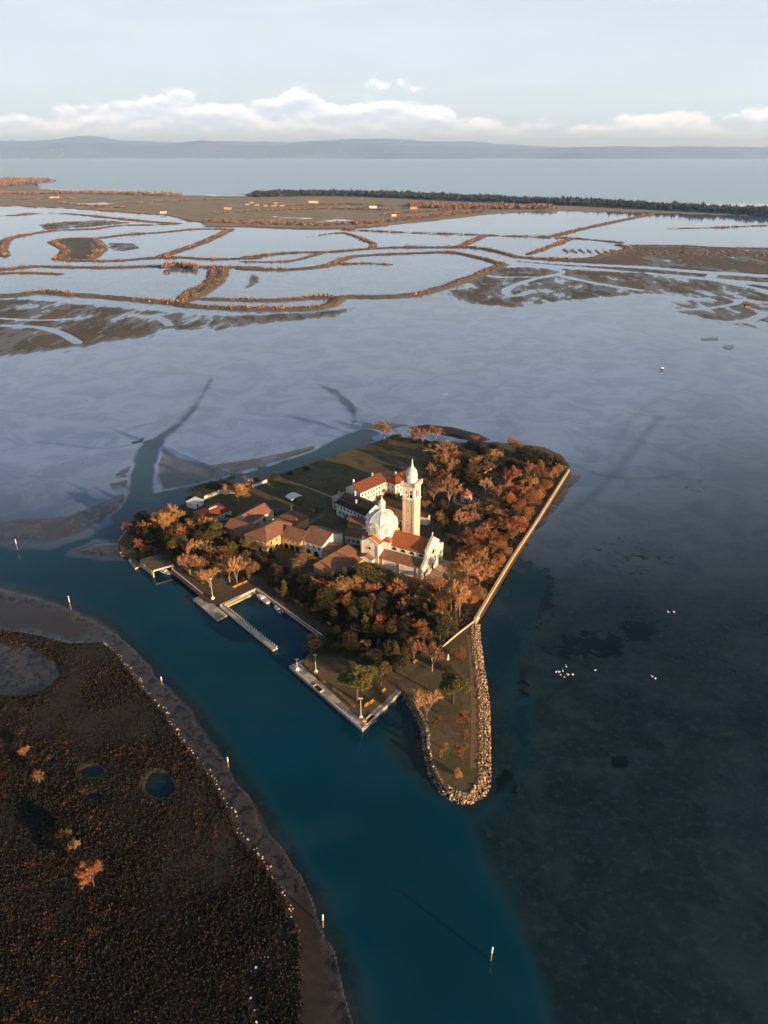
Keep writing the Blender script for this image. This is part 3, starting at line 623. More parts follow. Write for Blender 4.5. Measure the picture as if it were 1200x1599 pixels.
def roof_parts(L, D, ze, zr, kind, o=.5, th=.22):
    mb = MB(); up = th
    if kind == 'gx':
        k = (zr-ze)/(D/2); e = ze-k*o+up; r_ = zr+up
        mb.slab([(-o,-o,e),(L+o,-o,e),(L+o,D/2,r_),(-o,D/2,r_)], th); mb.slab([(-o,D/2,r_),(L+o,D/2,r_),(L+o,D+o,e),(-o,D+o,e)], th)
    elif kind == 'gy':
        k = (zr-ze)/(L/2); e = ze-k*o+up; r_ = zr+up
        mb.slab([(-o,-o,e),(L/2,-o,r_),(L/2,D+o,r_),(-o,D+o,e)], th); mb.slab([(L/2,-o,r_),(L+o,-o,e),(L+o,D+o,e),(L/2,D+o,r_)], th)
    elif kind == 'hip':
        m_ = min(L, D)/2; k = (zr-ze)/m_; e = ze-k*o+up; r_ = zr+up
        a, b, c_, d = (-o,-o,e),(L+o,-o,e),(L+o,D+o,e),(-o,D+o,e)
        if L >= D: p, q = (m_,D/2,r_),(L-m_,D/2,r_)
        else: p, q = (L/2,m_,r_),(L/2,D-m_,r_)
        if L >= D:
            if L-2*m_ < .2: q = p
            fs = [[a,b,q,p],[c_,d,p,q],[b,c_,q],[d,a,p]]
        else: fs = [[a,b,p],[b,c_,q,p],[c_,d,q],[d,a,p,q]]
        for f in fs:
            f2 = [v for i, v in enumerate(f) if v != f[i-1]]; mb.slab(f2, th)
    elif kind == 'sx':                  # single slope falling to the front
        k = (zr-ze)/D; mb.slab([(-o,-o,ze-k*o+up),(L+o,-o,ze-k*o+up),(L+o,D+.1,zr+up),(-o,D+.1,zr+up)], th)
    elif kind == 'sr':                  # single slope falling to +x
        k = (zr-ze)/L; mb.slab([(-.1,-o,zr+up),(L+o,-o,ze-k*o+up),(L+o,D+o,ze-k*o+up),(-.1,D+o,zr+up)], th)
    return mb
def wall_mesh(L, D, ze, zr, kind):
    mb = MB(); mb.box(0, L, 0, D, -.4, ze)
    def gab(p, q, r_): mb.add([p, q, r_], [(0, 1, 2)])
    if kind == 'gx':
        for x, s_ in ((0, 1), (L, -1)):
            gab(*[(x,0,ze),(x,D/2,zr),(x,D,ze)][::s_])
    elif kind == 'gy':
        for y, s_ in ((0, -1), (D, 1)): gab(*[(0,y,ze),(L/2,y,zr),(L,y,ze)][::s_])
    elif kind == 'sx':
        mb.add([(0,0,ze),(0,D,zr),(0,D,ze)], [(0,1,2)]); mb.add([(L,0,ze),(L,D,zr),(L,D,ze)], [(2,1,0)]); mb.add([(0,D,ze),(0,D,zr),(L,D,zr),(L,D,ze)], [(0,1,2,3)])
    elif kind == 'sr':
        mb.add([(0,0,ze),(0,0,zr),(L,0,ze)], [(2,1,0)]); mb.add([(0,D,ze),(0,D,zr),(L,D,ze)], [(0,1,2)]); mb.add([(0,0,ze),(0,D,ze),(0,D,zr),(0,0,zr)], [(0,1,2,3)])
    return mb
FACE = {'F': lambda L, D, t: ((t, 0), (1, 0, 0), (0, -1, 0)), 'R': lambda L, D, t: ((L, t), (0, 1, 0), (1, 0, 0)),
        'L': lambda L, D, t: ((0, t), (0, -1, 0), (-1, 0, 0)), 'B': lambda L, D, t: ((t, D), (-1, 0, 0), (0, 1, 0))}
def house(name, label, pA, pB, ze, D, zr, roof, mw, mr, wins=(), cat='house', group=None, o=.5, chim=(), L=None, ang=None):
    """pA, pB: photo pixels of the front eave's two ends, ze its height above the ground"""
    A, B = P(*pA, GZ+ze), P(*pB, GZ+ze); d = B-A; L = L or d.length; a_ = R(ang) if ang is not None else math.atan2(d.y, d.x)
    t = thing(name, label, cat, (A.x, A.y, GZ), a_, group)
    wall_mesh(L, D, ze, zr, roof).build('wall', mw, t)
    r_ = roof_parts(L, D, ze, zr, roof, o).build('roof', mr, t)
    for cx, cy, ch in chim:
        c_ = MB().box(cx-.4, cx+.4, cy-.35, cy+.35, ze, ch).build('chimney', mw, r_)
    for wn in wins:
        f_, tt_, z, w_, h_ = wn[:5]; st = wn[5] if len(wn) > 5 else 'w'
        (x, y), ux, n_ = FACE[f_](L, D, tt_)
        if st == 'w': window(t, (x, y, z), ux, n_, w_, h_)
        elif st == 'a': window(t, (x, y, z), ux, n_, w_, h_, True, None, M_dark, 'archway')
        elif st == 'd': window(t, (x, y, z), ux, n_, w_, h_, False, None, M_shut, 'door')
        elif st == 's': window(t, (x, y, z), ux, n_, w_, h_, False, None, M_shut, 'shutter')
    return t
def rowof(f, n, t0, t1, z, w_, h_, st='w'): return [(f, t0+(t1-t0)*i/max(n-1, 1), z, w_, h_, st) for i in range(n)]
# yellow guest houses
house('yellow_house', 'tall yellow hip-roofed house at the corner of the courtyard', (382.6,834.2), (416.4,845.8), 7.0, 22, 10.0, 'hip', M_yellow, M_roof,
      rowof('F',3,3,11,4.3,1,1.4)+[('F',9.6,0,2.4,2.8,'a')]+rowof('R',2,3.2,7.2,4.3,1,1.4)+[('R',2.2,0,2.4,3,'a'),('R',6.8,.6,2.2,2.2,'w'),('R',11,4.4,1,1.4,'w')], o=.7, chim=((5,15,10.6),))
house('ochre_wing', 'low ochre wing attached to the yellow hip-roofed house', (352.2,821.6), (382.2,831.6), 5.6, 9.5, 8.0, 'gx', M_ochre, M_roof,
      rowof('F',4,2,11,3.3,.9,1.2)+rowof('F',4,4,11.5,.3,1,1.9,'d'), o=.6, L=12.6)
house('arcade_house', 'yellow arcaded house joining the hip-roofed and white houses', (440.5,836.8), (469.5,846), 6.0, 11, 9.0, 'gx', M_yellow, M_roof,
      rowof('F',4,1.4,10,4.0,.9,1.3,'s')+rowof('F',3,2.6,9.4,0,2.4,2.9,'a'), o=.6)
house('white_gable_house', 'cream house with a sunlit gable above the courtyard', (470,841.3), (502.7,852.7), 6.6, 16, 10.0, 'gx', M_church, M_roof,
      rowof('F',4,1.8,11.2,4.0,.9,1.5)+rowof('F',2,4.6,9.4,0,3,2.6,'a'), o=.5)
house('back_wing', 'tiled wing ending in a pale chimney behind the yellow house', (436,806), (463,817), 5.2, 9, 7.6, 'hip', M_yellow, M_roof, [('F',3,2,1,1.3)], o=.5, chim=((2,7,9.2),))
house('white_barn', 'long white barn with one brown gable roof', (391.3,816.2), (426.9,796.2), 4.6, 11, 7.4, 'gx', M_white, M_roof, [('F',5,.2,1.3,2,'d'),('F',10.5,.8,2,2.4,'d')], 'barn', o=.4)
house('low_tiled_hall', 'low tiled hall between the cream gable house and garden', (503.5,859), (532,868.5), 4.0, 9, 6.4, 'gx', M_tan, M_roof, [('F',3,1,1,1.4)], 'hall', o=.4)
A_ = P(490,882,GZ+7); B_ = P(545,850,GZ+7); d_ = B_-A_
t = thing('garden_hall', 'long low hall with broad sloping tiles facing the church', 'hall', (A_.x, A_.y, GZ), math.atan2(d_.y, d_.x)-math.pi/2)
Lh, Dh = 10.5, d_.length
wall_mesh(Lh, Dh, 4.0, 7.0, 'sr').build('wall', M_tan, t); roof_parts(Lh, Dh, 4.0, 7.0, 'sr', .5).build('roof', M_roof, t)
for y in (3, 8, 13, 18): window(t, (Lh, y, 1.2), (0,1,0), (1,0,0), 1.2, 1.6)
for x in (2.5, 6): window(t, (x, 0, 1.2), (1,0,0), (0,-1,0), 1.1, 1.6)
house('red_roof_house', 'white house under a red hip roof with pale skylight', (325.3,809.5), (361,795.2), 3.6, 12, 6.2, 'hip', M_white, M_roof_red, rowof('F',5,2,11,1.1,.9,1.2), o=.8)
sk = [o for o in bpy.data.objects if o.name.startswith('red_roof_house')][0]
MB().slab([(4.2,4.3,5.7),(9.2,4.3,5.7),(9.2,5.0,6.03),(4.2,5.0,6.03)], .1).build('skylight', M_whitep, [c for c in sk.children if c.name.startswith('roof')][0])
house('white_annexe', 'small flat white annexe beside the red-roofed house', (304,788), (318,780.5), 2.8, 6, 3.2, 'sx', M_white, M_whitep, [('F',2,.2,1,2,'d')], 'annexe', o=.15)
# convent: three wings round a court, and the dark-roofed house
Wd = (563,769.3), (604.3,750.9)
house('convent_wing', 'white convent wing with red roof and rows of windows', *Wd, 8.4, 11, 11.6, 'gx', M_white, M_roof_red, rowof('F',9,1.5,20,5.6,.9,1.4)+rowof('F',9,1.5,20,2.7,.9,1.4), 'convent', 'convent wings round the court', chim=((3,8,13),(16,6,13.2)))
A_ = P(604.3,750.9,GZ+8.4)
t = house('convent_block', 'white hip-roofed convent block behind the bell tower', (604.3,750.9), (617,754.8), 8.4, 17, 11.8, 'hip', M_white, M_roof_red, rowof('F',2,1.6,4.6,5.6,.9,1.4)+rowof('F',2,1.6,4.6,2.7,.9,1.4)+rowof('R',6,1.8,15,5.6,.9,1.4)+rowof('R',6,1.8,15,2.7,.9,1.4)+[('R',3,0,1.6,2.4,'a'),('R',9,0,1.6,2.4,'a')], 'convent', 'convent wings round the court', ang=-43, L=6.6, chim=((2,5,13),))
house('dark_roof_house', 'white house with a near black roof beside the convent court', (525.2,785), (570.1,804.5), 7.2, 14, 10.6, 'gx', M_white, M_roof_dark, rowof('F',8,1.4,19.5,5.0,.95,1.35)+rowof('F',7,3,19,1.8,1.2,1.5)+[('F',7,.1,1.4,2.4,'d'),('R',4,5,.9,1.3),('R',9,5,.9,1.3)], chim=((11,4,11.2),(4,10,12)))
house('pink_end_house', 'narrow pinkish house at the end of the dark-roofed house', (518.5,776), (527.5,780.5), 6.6, 8, 6.9, 'sx', M_pink, M_conc2, [('F',2,3.5,.9,1.3),('F',2,.3,1,2,'d')], o=.15, chim=((1.2,4,9.0),(3,5,8.6)))
house('cloister_wing', 'low tiled cloister wing between dome and bell tower', (586,796.5), (632,812.5), 3.6, 8, 5.6, 'gx', M_tan, M_roof, rowof('F',6,2,17,.6,1.3,2,'a'), 'cloister', o=.4)
house('gabled_chapel_hall', 'brown-roofed hall with a lit gable beside the dome', (570,806), (591,794), 5.0, 8, 8.2, 'gy', M_tan, M_roof, [('F',5,1,1,1.6)], 'hall', o=.3)
house('sacristy_wing', 'dark tiled wing between the dome and low halls', (539,836), (575,841), 4.4, 8, 6.6, 'gx', M_white, M_roof, rowof('F',4,2,9,1.2,1,1.4), 'sacristy', o=.4)
house('link_roof_house', 'small dark tiled lean-to left of the dome', (543,817), (573,824), 3.6, 8, 6.0, 'gx', M_tan, M_roof, [('F',4,1,1,1.4)], 'outbuilding', o=.3)
# ---- church
O = P(659, 905, GZ); TH = R(-29.0)
ax = Vector((math.cos(TH), math.sin(TH), 0)); bx = Vector((-math.sin(TH), math.cos(TH), 0))
ch = thing('church', 'white domed church with orange roofs and a tall gabled front', 'church', O, TH)
Wc = 20.5; v0, v1 = 5.0, 15.5; vm = Wc/2; LN = 20.0
def cl(): return MB()
cl().box(-LN-2, -.6, 0, Wc, -.4, 5.6).build('aisle_wall', M_church, ch)
cl().box(-LN-2, -.6, v0, v1, 5.7, 10.4).build('nave_wall', M_church, ch)
for s_, (ya, yb, yo) in (('l', (0, v0, -.45)), ('r', (Wc, v1, Wc+.45))):
    cl().slab([(-LN-2,yo,5.5),(-.7,yo,5.5),(-.7,yb,7.7),(-LN-2,yb,7.7)], .2).build('aisle_roof', M_roof if s_ == 'l' else M_roof_orange, ch)
nr_ = cl().slab([(-LN,v0-.5,10.35),(-.7,v0-.5,10.35),(-.7,vm,15.9),(-LN,vm,15.9)], .25)
nr_.slab([(-LN,vm,15.9),(-.7,vm,15.9),(-.7,v1+.5,10.35),(-LN,v1+.5,10.35)], .25).build('nave_roof', M_roof_orange, ch)
for i in range(4):
    u = -LN+3.2+i*4.6; window(ch, (u, v0, 8.3), (1,0,0), (0,-1,0), 2.4, 1.5, True, None, M_dark, 'lunette_window')
for u in (-2.6, -11.5, -20.2): cl().box(u-.25, u+.25, -.3, -.02, -.4, 5.25).build('pilaster', M_stone, ch)
cl().box(-LN-2, -.6, -.12, -.015, 4.9, 5.2).build('cornice', M_stone, ch)
# facade: tall gabled centre, lower shoulders over the aisles
fac = [(-.3,-.4),(Wc+.3,-.4),(Wc+.3,8.2),(v1+1.1,10.6),(v1+1.1,12.4),(vm,16.9),(v0-1.1,12.4),(v0-1.1,8.9),(-.3,6.0)]
extr([(y, z) for y, z in fac], (-.6,0,0), (0,1,0), (1,0,0), .02, .95).build('facade', M_church, ch)
for y, z1 in ((v0-.7, 11.9),(v0+2.6, 13.4),(v1-2.6, 13.4),(v1+.7, 11.9)): cl().box(.36, .62, y-.4, y+.4, -.4, z1).build('pilaster', M_stone, ch)
cl().box(-.7, .6, Wc-.6, Wc+.5, -.4, 9.4).build('corner_pier', M_church, ch)
co_ = MB()
for (ya, za), (yb, zb) in (((v0-1.5,12.3),(vm,17.1)),((vm,17.1),(v1+1.5,12.3)),((-.6,6.05),(v0-1.1,9.0))):
    co_.slab([(-.75,ya,za+.3),(.62,ya,za+.3),(.62,yb,zb+.3),(-.75,yb,zb+.3)], .3)
co_.build('gable_cornice', M_kerb, ch)
window(ch, (.35, vm, .05), (0,1,0), (1,0,0), 2.0, 3.6, True, M_stone, M_shut, 'main_door')
for y in (2.2, Wc-2.2): window(ch, (.35, y, .05), (0,1,0), (1,0,0), 1.3, 2.6, False, M_stone, M_shut, 'side_door')
rw = MB().lathe([(1.75,0),(1.75,.16),(1.2,.16),(1.2,.05)], 18).xf(Matrix.Translation((.35, vm, 9.6)) @ Matrix.Rotation(math.pi/2, 4, 'Y')).build('rose_window', M_stone, ch)
MB().lathe([(1.15,0),(1.15,.06)], 18).xf(Matrix.Translation((.35, vm, 9.6)) @ Matrix.Rotation(math.pi/2, 4, 'Y')).build('pane', M_pane, rw)
MB().box(-.3,0,vm-.12,vm+.12,17.2,19.4).box(-.3,0,vm-.6,vm+.6,18.5,18.75).build('cross', M_whitep, ch)
# transept, crossing and side chapel
TU0, TU1 = -31.4, -22.3; tm_ = (TU0+TU1)/2
extr([(TU0,-.4),(TU1,-.4),(TU1,11.6),(tm_,14.2),(TU0,11.6)], (0,0,0), (1,0,0), (0,-1,0), -Wc+.2, .25).build('transept_wall', M_church, ch)
tr = MB()
for ua, ub in ((TU0-.3, tm_), (tm_, TU1+.3)):
    za, zb = (11.75, 14.5) if ua < tm_-1 else (14.5, 11.75)
    tr.slab([(ua,.0,za),(ub,.0,zb),(ub,Wc-.3,zb),(ua,Wc-.3,za)], .2)
tr.build('transept_roof', M_roof_orange, ch)
for ua, za, ub, zb in ((TU0-.4,11.75,tm_,14.6),(tm_,14.6,TU1+.4,11.75)):
    MB().slab([(ua,-.5,za+.15),(ub,-.5,zb+.15),(ub,.05,zb+.15),(ua,.05,za+.15)], .35).build('gable_cornice', M_kerb, ch)
for u in (TU0+.35, TU1-.35): cl().box(u-.4, u+.4, -.5, -.26, -.4, 11.3).build('pilaster', M_stone, ch)
rw = MB().lathe([(.95,0),(.95,.14),(.7,.14),(.7,.03)], 16).xf(Matrix.Translation((tm_, -.25, 9.2)) @ Matrix.Rotation(math.pi/2, 4, 'X')).build('oculus', M_stone, ch)
MB().lathe([(.68,0),(.68,.05)], 16).xf(Matrix.Translation((tm_, -.25, 9.2)) @ Matrix.Rotation(math.pi/2, 4, 'X')).build('pane', M_dark, rw)
for v in (2.2, 4.0): window(ch, (TU1, v, 8.8), (0,1,0), (1,0,0), .7, 1.4, True)
cl().box(-33.6, -18.6, 4.2, 16.3, 9, 12.2).build('crossing_wall', M_church, ch)
cr = MB(); a4 = [(-34,3.8,12.15),(-18.2,3.8,12.15),(-18.2,16.7,12.15),(-34,16.7,12.15)]; b4 = [(-31,6,14.3),(-21.6,6,14.3),(-21.6,14.5,14.3),(-31,14.5,14.3)]
for i in range(4): cr.slab([a4[i], a4[(i+1) % 4], b4[(i+1) % 4], b4[i]], .2)
cr.build('crossing_roof', M_roof_orange, ch)
extr([(-31.0,-.4),(-24.2,-.4),(-24.2,4.6),(-27.6,6.2),(-31.0,4.6)], (0,-.3,0), (1,0,0), (0,-1,0), .02, 2.6).build('side_chapel_wall', M_church, ch)
sc_ = MB(); sc_.slab([(-31.3,-3.1,4.7),(-27.6,-3.1,6.45),(-27.6,-.3,6.45),(-31.3,-.3,4.7)], .2); sc_.slab([(-27.6,-3.1,6.45),(-23.9,-3.1,4.7),(-23.9,-.3,4.7),(-27.6,-.3,6.45)], .2); sc_.build('side_chapel_roof', M_roof, ch)
window(ch, (-27.6, -2.9, 1.6), (1,0,0), (0,-1,0), .8, 1.5, True)
DU, DV, RD = -26.3, vm, 7.4
dr = MB().lathe([(RD,12.5),(RD,17.6),(RD+.35,17.7),(RD+.35,18.1),(RD-.1,18.15)], 8, (DU,DV), R(22.5)).build('dome_drum', M_church, ch)
prof = [((RD-.05)*math.cos(t)**.92 if t < 1.5 else 1.55, 18.1+6.2*math.sin(t)) for t in np.linspace(0, 1.36, 10)]
prof.append((1.5, prof[-1][1]+.12))
MB().lathe(prof, 8, (DU,DV), R(22.5)).build('dome', M_lead, ch)
for i in range(8):                      # arched gables over the drum windows, ribs of the dome
    a = R(45*i); n_ = Vector((math.cos(a), math.sin(a), 0)); ux = Vector((-math.sin(a), math.cos(a), 0)); ap = RD*math.cos(R(22.5))
    o_ = Vector((DU, DV, 0))+n_*ap
    extr([(q[0], q[1]) for q in arch_poly(4.3, 4.6, 10)], (o_.x, o_.y, 15.6), ux, n_, -1.6, .32).build('drum_gable', M_leadw if i in (0, 6, 7) else M_church, ch)
    window(ch, (o_+n_*.33)+Vector((0, 0, 15.0)), ux, n_, 1.6, 3.4, True, M_stone, M_tan)
    ar = R(22.5+45*i); rb = MB()
    for (r0, z0), (r1, z1) in zip(prof[:-2], prof[1:-1]):
        rb.tube((DU+r0*math.cos(ar), DV+r0*math.sin(ar), z0), (DU+r1*math.cos(ar), DV+r1*math.sin(ar), z1), .16, .16, 4)
    rb.build('dome_rib', M_leadw, ch)
LZ = prof[-1][1]
lt = MB().lathe([(1.75,LZ-.3),(1.75,LZ+.3),(1.5,LZ+.35),(1.5,LZ+3.2),(1.85,LZ+3.3),(1.85,LZ+3.7)], 8, (DU,DV), R(22.5)).build('lantern', M_church, ch)
for i in range(8):
    a = R(45*i); n_ = Vector((math.cos(a), math.sin(a), 0)); o_ = Vector((DU, DV, LZ+.8))+n_*1.5*math.cos(R(22.5))
    window(lt, o_, (-n_.y, n_.x, 0), n_, .5, 1.9, True, M_church, M_tan, 'lantern_window')
MB().lathe([(1.8,LZ+3.7),(1.55,LZ+4.5),(1.0,LZ+5.2),(.4,LZ+5.7),(.25,LZ+6.4),(.35,LZ+6.7),(.08,LZ+7.1),(.06,LZ+8.1)], 12, (DU,DV)).build('lantern_cap', M_lead, ch)
# ---- bell tower
best = min(((abs((P(647.6, 784.5, z)-O).dot(bx)-22.0), z) for z in np.linspace(15, 40, 501)))[1]
Mw = P(647.6, 784.5, best); uM, vM = (Mw-O).dot(ax), (Mw-O).dot(bx); SW = 6.3
Cw = O+ax*(uM-SW/2)+bx*(vM+SW/2); Mg = O+ax*uM+bx*vM
def hz_(pt, row):
    lo, hi = 0., 90.
    for _ in range(40):
        m = (lo+hi)/2
        if Q((pt.x, pt.y, GZ+m))[1] > row: lo = m
        else: hi = m
    return m
zA, zB, zC, zD, zE, zF = hz_(Mg,784), hz_(Mg,762), hz_(Mg,757.5), hz_(Cw,741), hz_(Cw,729.5), hz_(Cw,713.5)
print('tower', best, uM, vM, zA, zB, zC, zD, zE, zF)
tw = thing('bell_tower', 'tall square bell tower crowned by a small dome', 'tower', (Cw.x, Cw.y, GZ), TH)
h2 = SW/2
MB().box(-h2+.15, h2-.15, -h2+.15, h2-.15, -.4, zA).build('shaft', M_brick, tw)
for sx in (-1, 1):
    for sy in (-1, 1):
        x0, y0 = sx*(h2-.55), sy*(h2-.55)
        MB().box(x0-.55, x0+.55, y0-.55, y0+.55, -.4, zA+.02).build('corner_strip', M_stone, tw)
        MB().box(x0-.5, x0+.5, y0-.5, y0+.5, zA+.35, zB).build('belfry_pier', M_church, tw)
        MB().box(sx*(h2+.3)-.35, sx*(h2+.3)+.35, sy*(h2+.3)-.35, sy*(h2+.3)+.35, zB+.3, zC+.8).build('corner_post', M_stone, tw)
MB().box(-h2-.35, h2+.35, -h2-.35, h2+.35, zA, zA+.4).build('ledge', M_stone, tw)
fh = zB-zA-.4
for i in range(4):                      # each belfry face: sill, mid column, arched head
    Mx = Matrix.Rotation(math.pi/2*i, 4, 'Z')
    MB().box(-h2+1, h2-1, -h2+.1, -h2+.6, zA+.38, zA+1.4).xf(Mx).build('belfry_sill', M_church, tw)
    MB().box(-.3, .3, -h2+.15, -h2+.6, zA+1.38, zB-1.2).xf(Mx).build('belfry_column', M_stone, tw)
    hd = MB(); ow = (h2-1.0-.3)
    for cx in (-(.3+ow/2), .3+ow/2):
        ztop, zs = zB-.02, zB-2.4; r_ = ow/2; pts_ = [(r_*math.cos(a), r_*math.sin(a)) for a in np.linspace(math.pi, 0, 9)]
        for (xa, za), (xb, zb) in zip(pts_[:-1], pts_[1:]):
            hd.add([(cx+x, y, z) for y in (-h2+.12, -h2+.6) for x, z in ((xa, zs+za), (xb, zs+zb), (xb, ztop), (xa, ztop))], [(0,1,2,3),(7,6,5,4),(0,4,5,1),(3,2,6,7)])
    hd.box(-.3, .3, -h2+.12, -h2+.6, zB-1.25, zB-.02).xf(Mx).build('belfry_arches', M_church, tw)
    MB().box(-h2+.3, h2-.3, -h2-.25, -h2+.0, zB+.32, zC+.35).xf(Mx).build('parapet', M_stone, tw)
    window(tw, Mx @ Vector((0, -h2+.15, zA*.78)), Mx @ Vector((1,0,0)), Mx @ Vector((0,-1,0)), .5, .8); window(tw, Mx @ Vector((0, -h2+.15, zA*.48)), Mx @ Vector((1,0,0)), Mx @ Vector((0,-1,0)), .5, .8)
MB().box(-h2+1, h2-1, -h2+1, h2-1, zA+.38, zA+.5).build('belfry_floor', M_dark, tw)
for cx in (-1, 1): MB().lathe([(.8,zA+2.2),(.62,zA+2.8),(.4,zA+3.3),(.1,zA+3.5)], 10, (cx, 0)).build('bell', mat('bronze', (.12,.08,.04), rough=.4), tw)
MB().box(-h2-.7, h2+.7, -h2-.7, h2+.7, zB, zB+.35).build('cornice', M_stone, tw)
RT = 2.55
MB().lathe([(RT,zB+.3),(RT,zD-.3),(RT+.25,zD-.2),(RT+.25,zD+.1),(RT,zD+.12)], 8, (0,0), R(22.5)).build('crown_drum', M_church, tw)
for i in range(8):
    a = R(45*i); n_ = Vector((math.cos(a), math.sin(a), 0)); o_ = n_*RT*math.cos(R(22.5))
    window(tw, (o_.x, o_.y, zC+.6), (-n_.y, n_.x, 0), n_, .8, (zD-zC)*.6, True, M_church, M_leadw, 'crown_window')
MB().lathe([(RT+.02,zD+.1),(RT*.98,zD+(zE-zD)*.3),(RT*.84,zD+(zE-zD)*.62),(RT*.55,zD+(zE-zD)*.9),(.75,zE+.4),(.5,zE+(zF-zE)*.3),(.28,zE+(zF-zE)*.62),(.4,zE+(zF-zE)*.66),(.38,zE+(zF-zE)*.74),(.1,zE+(zF-zE)*.76)], 16).build('crown_dome', M_lead, tw, True)
MB().lathe([(.3,zE+(zF-zE)*.76),(.22,zF-.8),(.12,zF-.5),(.16,zF-.25),(.02,zF)], 8).build('finial_statue', mat('dark_bronze', (.10,.07,.05), rough=.5), tw)
house('tower_annexe', 'small white lean-to at the foot of the bell tower', (656,806), (661,803), 4.4, 4, 5.6, 'gx', M_church, M_roof_red, [('R',2,1.2,.8,1.3)], 'annexe', o=.25, L=4.2, ang=-29)
# ---- round chapel on its terrace
c0 = (P(719.6,785,GZ)+P(738.2,785,GZ))/2; rc = 3.1; c0.y += rc*.6
t = thing('round_chapel', 'small round chapel with a conical tiled roof in the garden', 'chapel', (c0.x, c0.y, GZ))
MB().lathe([(rc,-.3),(rc,5.0)], 20).build('wall', M_stone, t, False)
MB().lathe([(rc+.45,4.85),(rc+.45,5.05),(rc*.5,6.3),(.1,7.1)], 20).build('roof', M_roof_orange, t)
MB().lathe([(.2,7.0),(.12,7.4),(.02,7.9)], 8).build('finial', M_stone, t)
for a in (-60, -110, -20): 
    n_ = Vector((math.cos(R(a)), math.sin(R(a)), 0)); window(t, n_*rc+Vector((0,0,1.6)), (-n_.y, n_.x, 0), n_, .7, 1.6, True)
window(t, Vector((0,-rc,0.1)), (1,0,0), (0,-1,0), 1.1, 2.3, True, None, M_shut, 'door')
tr_ = MB(); ro = 7.2
for i in range(14):
    a0, a1 = R(-175+i*13.2), R(-175+(i+1)*13.2)
    tr_.add([(r_*math.cos(a), r_*math.sin(a), z) for r_ in (ro, ro-.45) for a in (a0, a1) for z in (-.2, 1.1)], [(0,2,3,1),(6,4,5,7),(1,3,7,5),(0,1,5,4),(2,6,7,3)])
tr_.build('terrace_wall', M_stone, t)
MB().lathe([(ro-.45,.0),(ro-.45,.35)], 24).build('terrace', M_grav, t)
# small stone hut by the back hedge
house('stone_hut', 'small pale stone hut among the trees behind the chapel', (778,705.5), (787,703), 4.2, 4, 5.2, 'gx', M_stone, M_roof, [('F',1.6,.2,1,2,'d')], 'hut', o=.25)
# garden walls
def wall_line(name, label, pts, hgt, th, m, copn=None, piece=2.5, z0=-.3):
    L = PP(pts, GZ); t = thing(name, label, 'wall', (*L[0], GZ))
    mb = MB()
    for a, b in zip(L[:-1], L[1:]):
        a, b = Vector((*a, 0))-Vector((*L[0], 0)), Vector((*b, 0))-Vector((*L[0], 0)); d = (b-a); n_ = Vector((-d.y, d.x, 0)).normalized()*th/2
        mb.prism([(a-n_)[:2], (b-n_)[:2], (b+n_)[:2], (a+n_)[:2]], z0, hgt)
        if copn:
            k = max(1, int(d.length/piece)); ud = d.normalized()
            for i in range(k):
                p, q = a+d*(i/k)+ud*.02, a+d*((i+1)/k)-ud*.02; nn = n_*1.12; hh = .16+rnd.uniform(-.015, .015)
                MB().prism([(p-nn)[:2], (q-nn)[:2], (q+nn)[:2], (p+nn)[:2]], hgt+.004, hgt+hh).build('coping_stone', copn, t)
    mb.build('wall', m, t); return t
wall_line('white_garden_wall', 'white garden wall running behind the red-roofed house', [(319,781),(345,770.5),(353,772.5),(366,769),(378,766)], 2.4, .4, M_white)
wall_line('white_yard_wall', 'short white wall by the water beyond the golden tree', [(394,761),(405,757.5),(417,752.5)], 1.6, .4, M_white)
wall_line('sea_wall', 'long sunlit stone sea wall along the open lagoon', [(742,970),(771,921),(801,871.5),(841,811),(888.5,735)], 1.0, 1.0, M_wallst, M_wallst, 3.0, -2.2)
wall_line('low_garden_wall', 'thin pale wall crossing the garden behind the round chapel', [(716,761),(736,750.5),(756,740),(779,727)], .8, .4, M_stone, M_stone, 3)
wall_line('point_wall', 'low wall between the wood and the grassy point', [(741,971),(716,990),(690,1012)], .5, .35, M_stone, M_stone, 3)
# marquee on the lawn
Mq = [P(x, y, GZ+2.9) for x, y in ((445,774.5),(456,781),(473,773.5),(461,768))]; mc = sum(Mq, Vector())/4
t = thing('marquee', 'open white marquee standing on the lawn', 'marquee', (mc.x, mc.y, GZ))
mb = MB(); nn = 6
for i in range(nn+1):
    for j in range(nn+1):
        p = (Mq[0].lerp(Mq[1], i/nn)).lerp(Mq[3].lerp(Mq[2], i/nn), j/nn)-mc
        mb.v.append((p.x, p.y, 2.6+.75*math.sin(math.pi*j/nn)**.8))
mb.f = [(i*(nn+1)+j, (i+1)*(nn+1)+j, (i+1)*(nn+1)+j+1, i*(nn+1)+j+1) for i in range(nn) for j in range(nn)]
cn = mb.build('canopy', M_whitep, t, True); sm_ = cn.modifiers.new('thickness', 'SOLIDIFY'); sm_.thickness = .06
for p in Mq: MB().tube((p.x-mc.x, p.y-mc.y, -.1), (p.x-mc.x, p.y-mc.y, 2.62), .06, .06, 6).build('leg', M_iron, t)
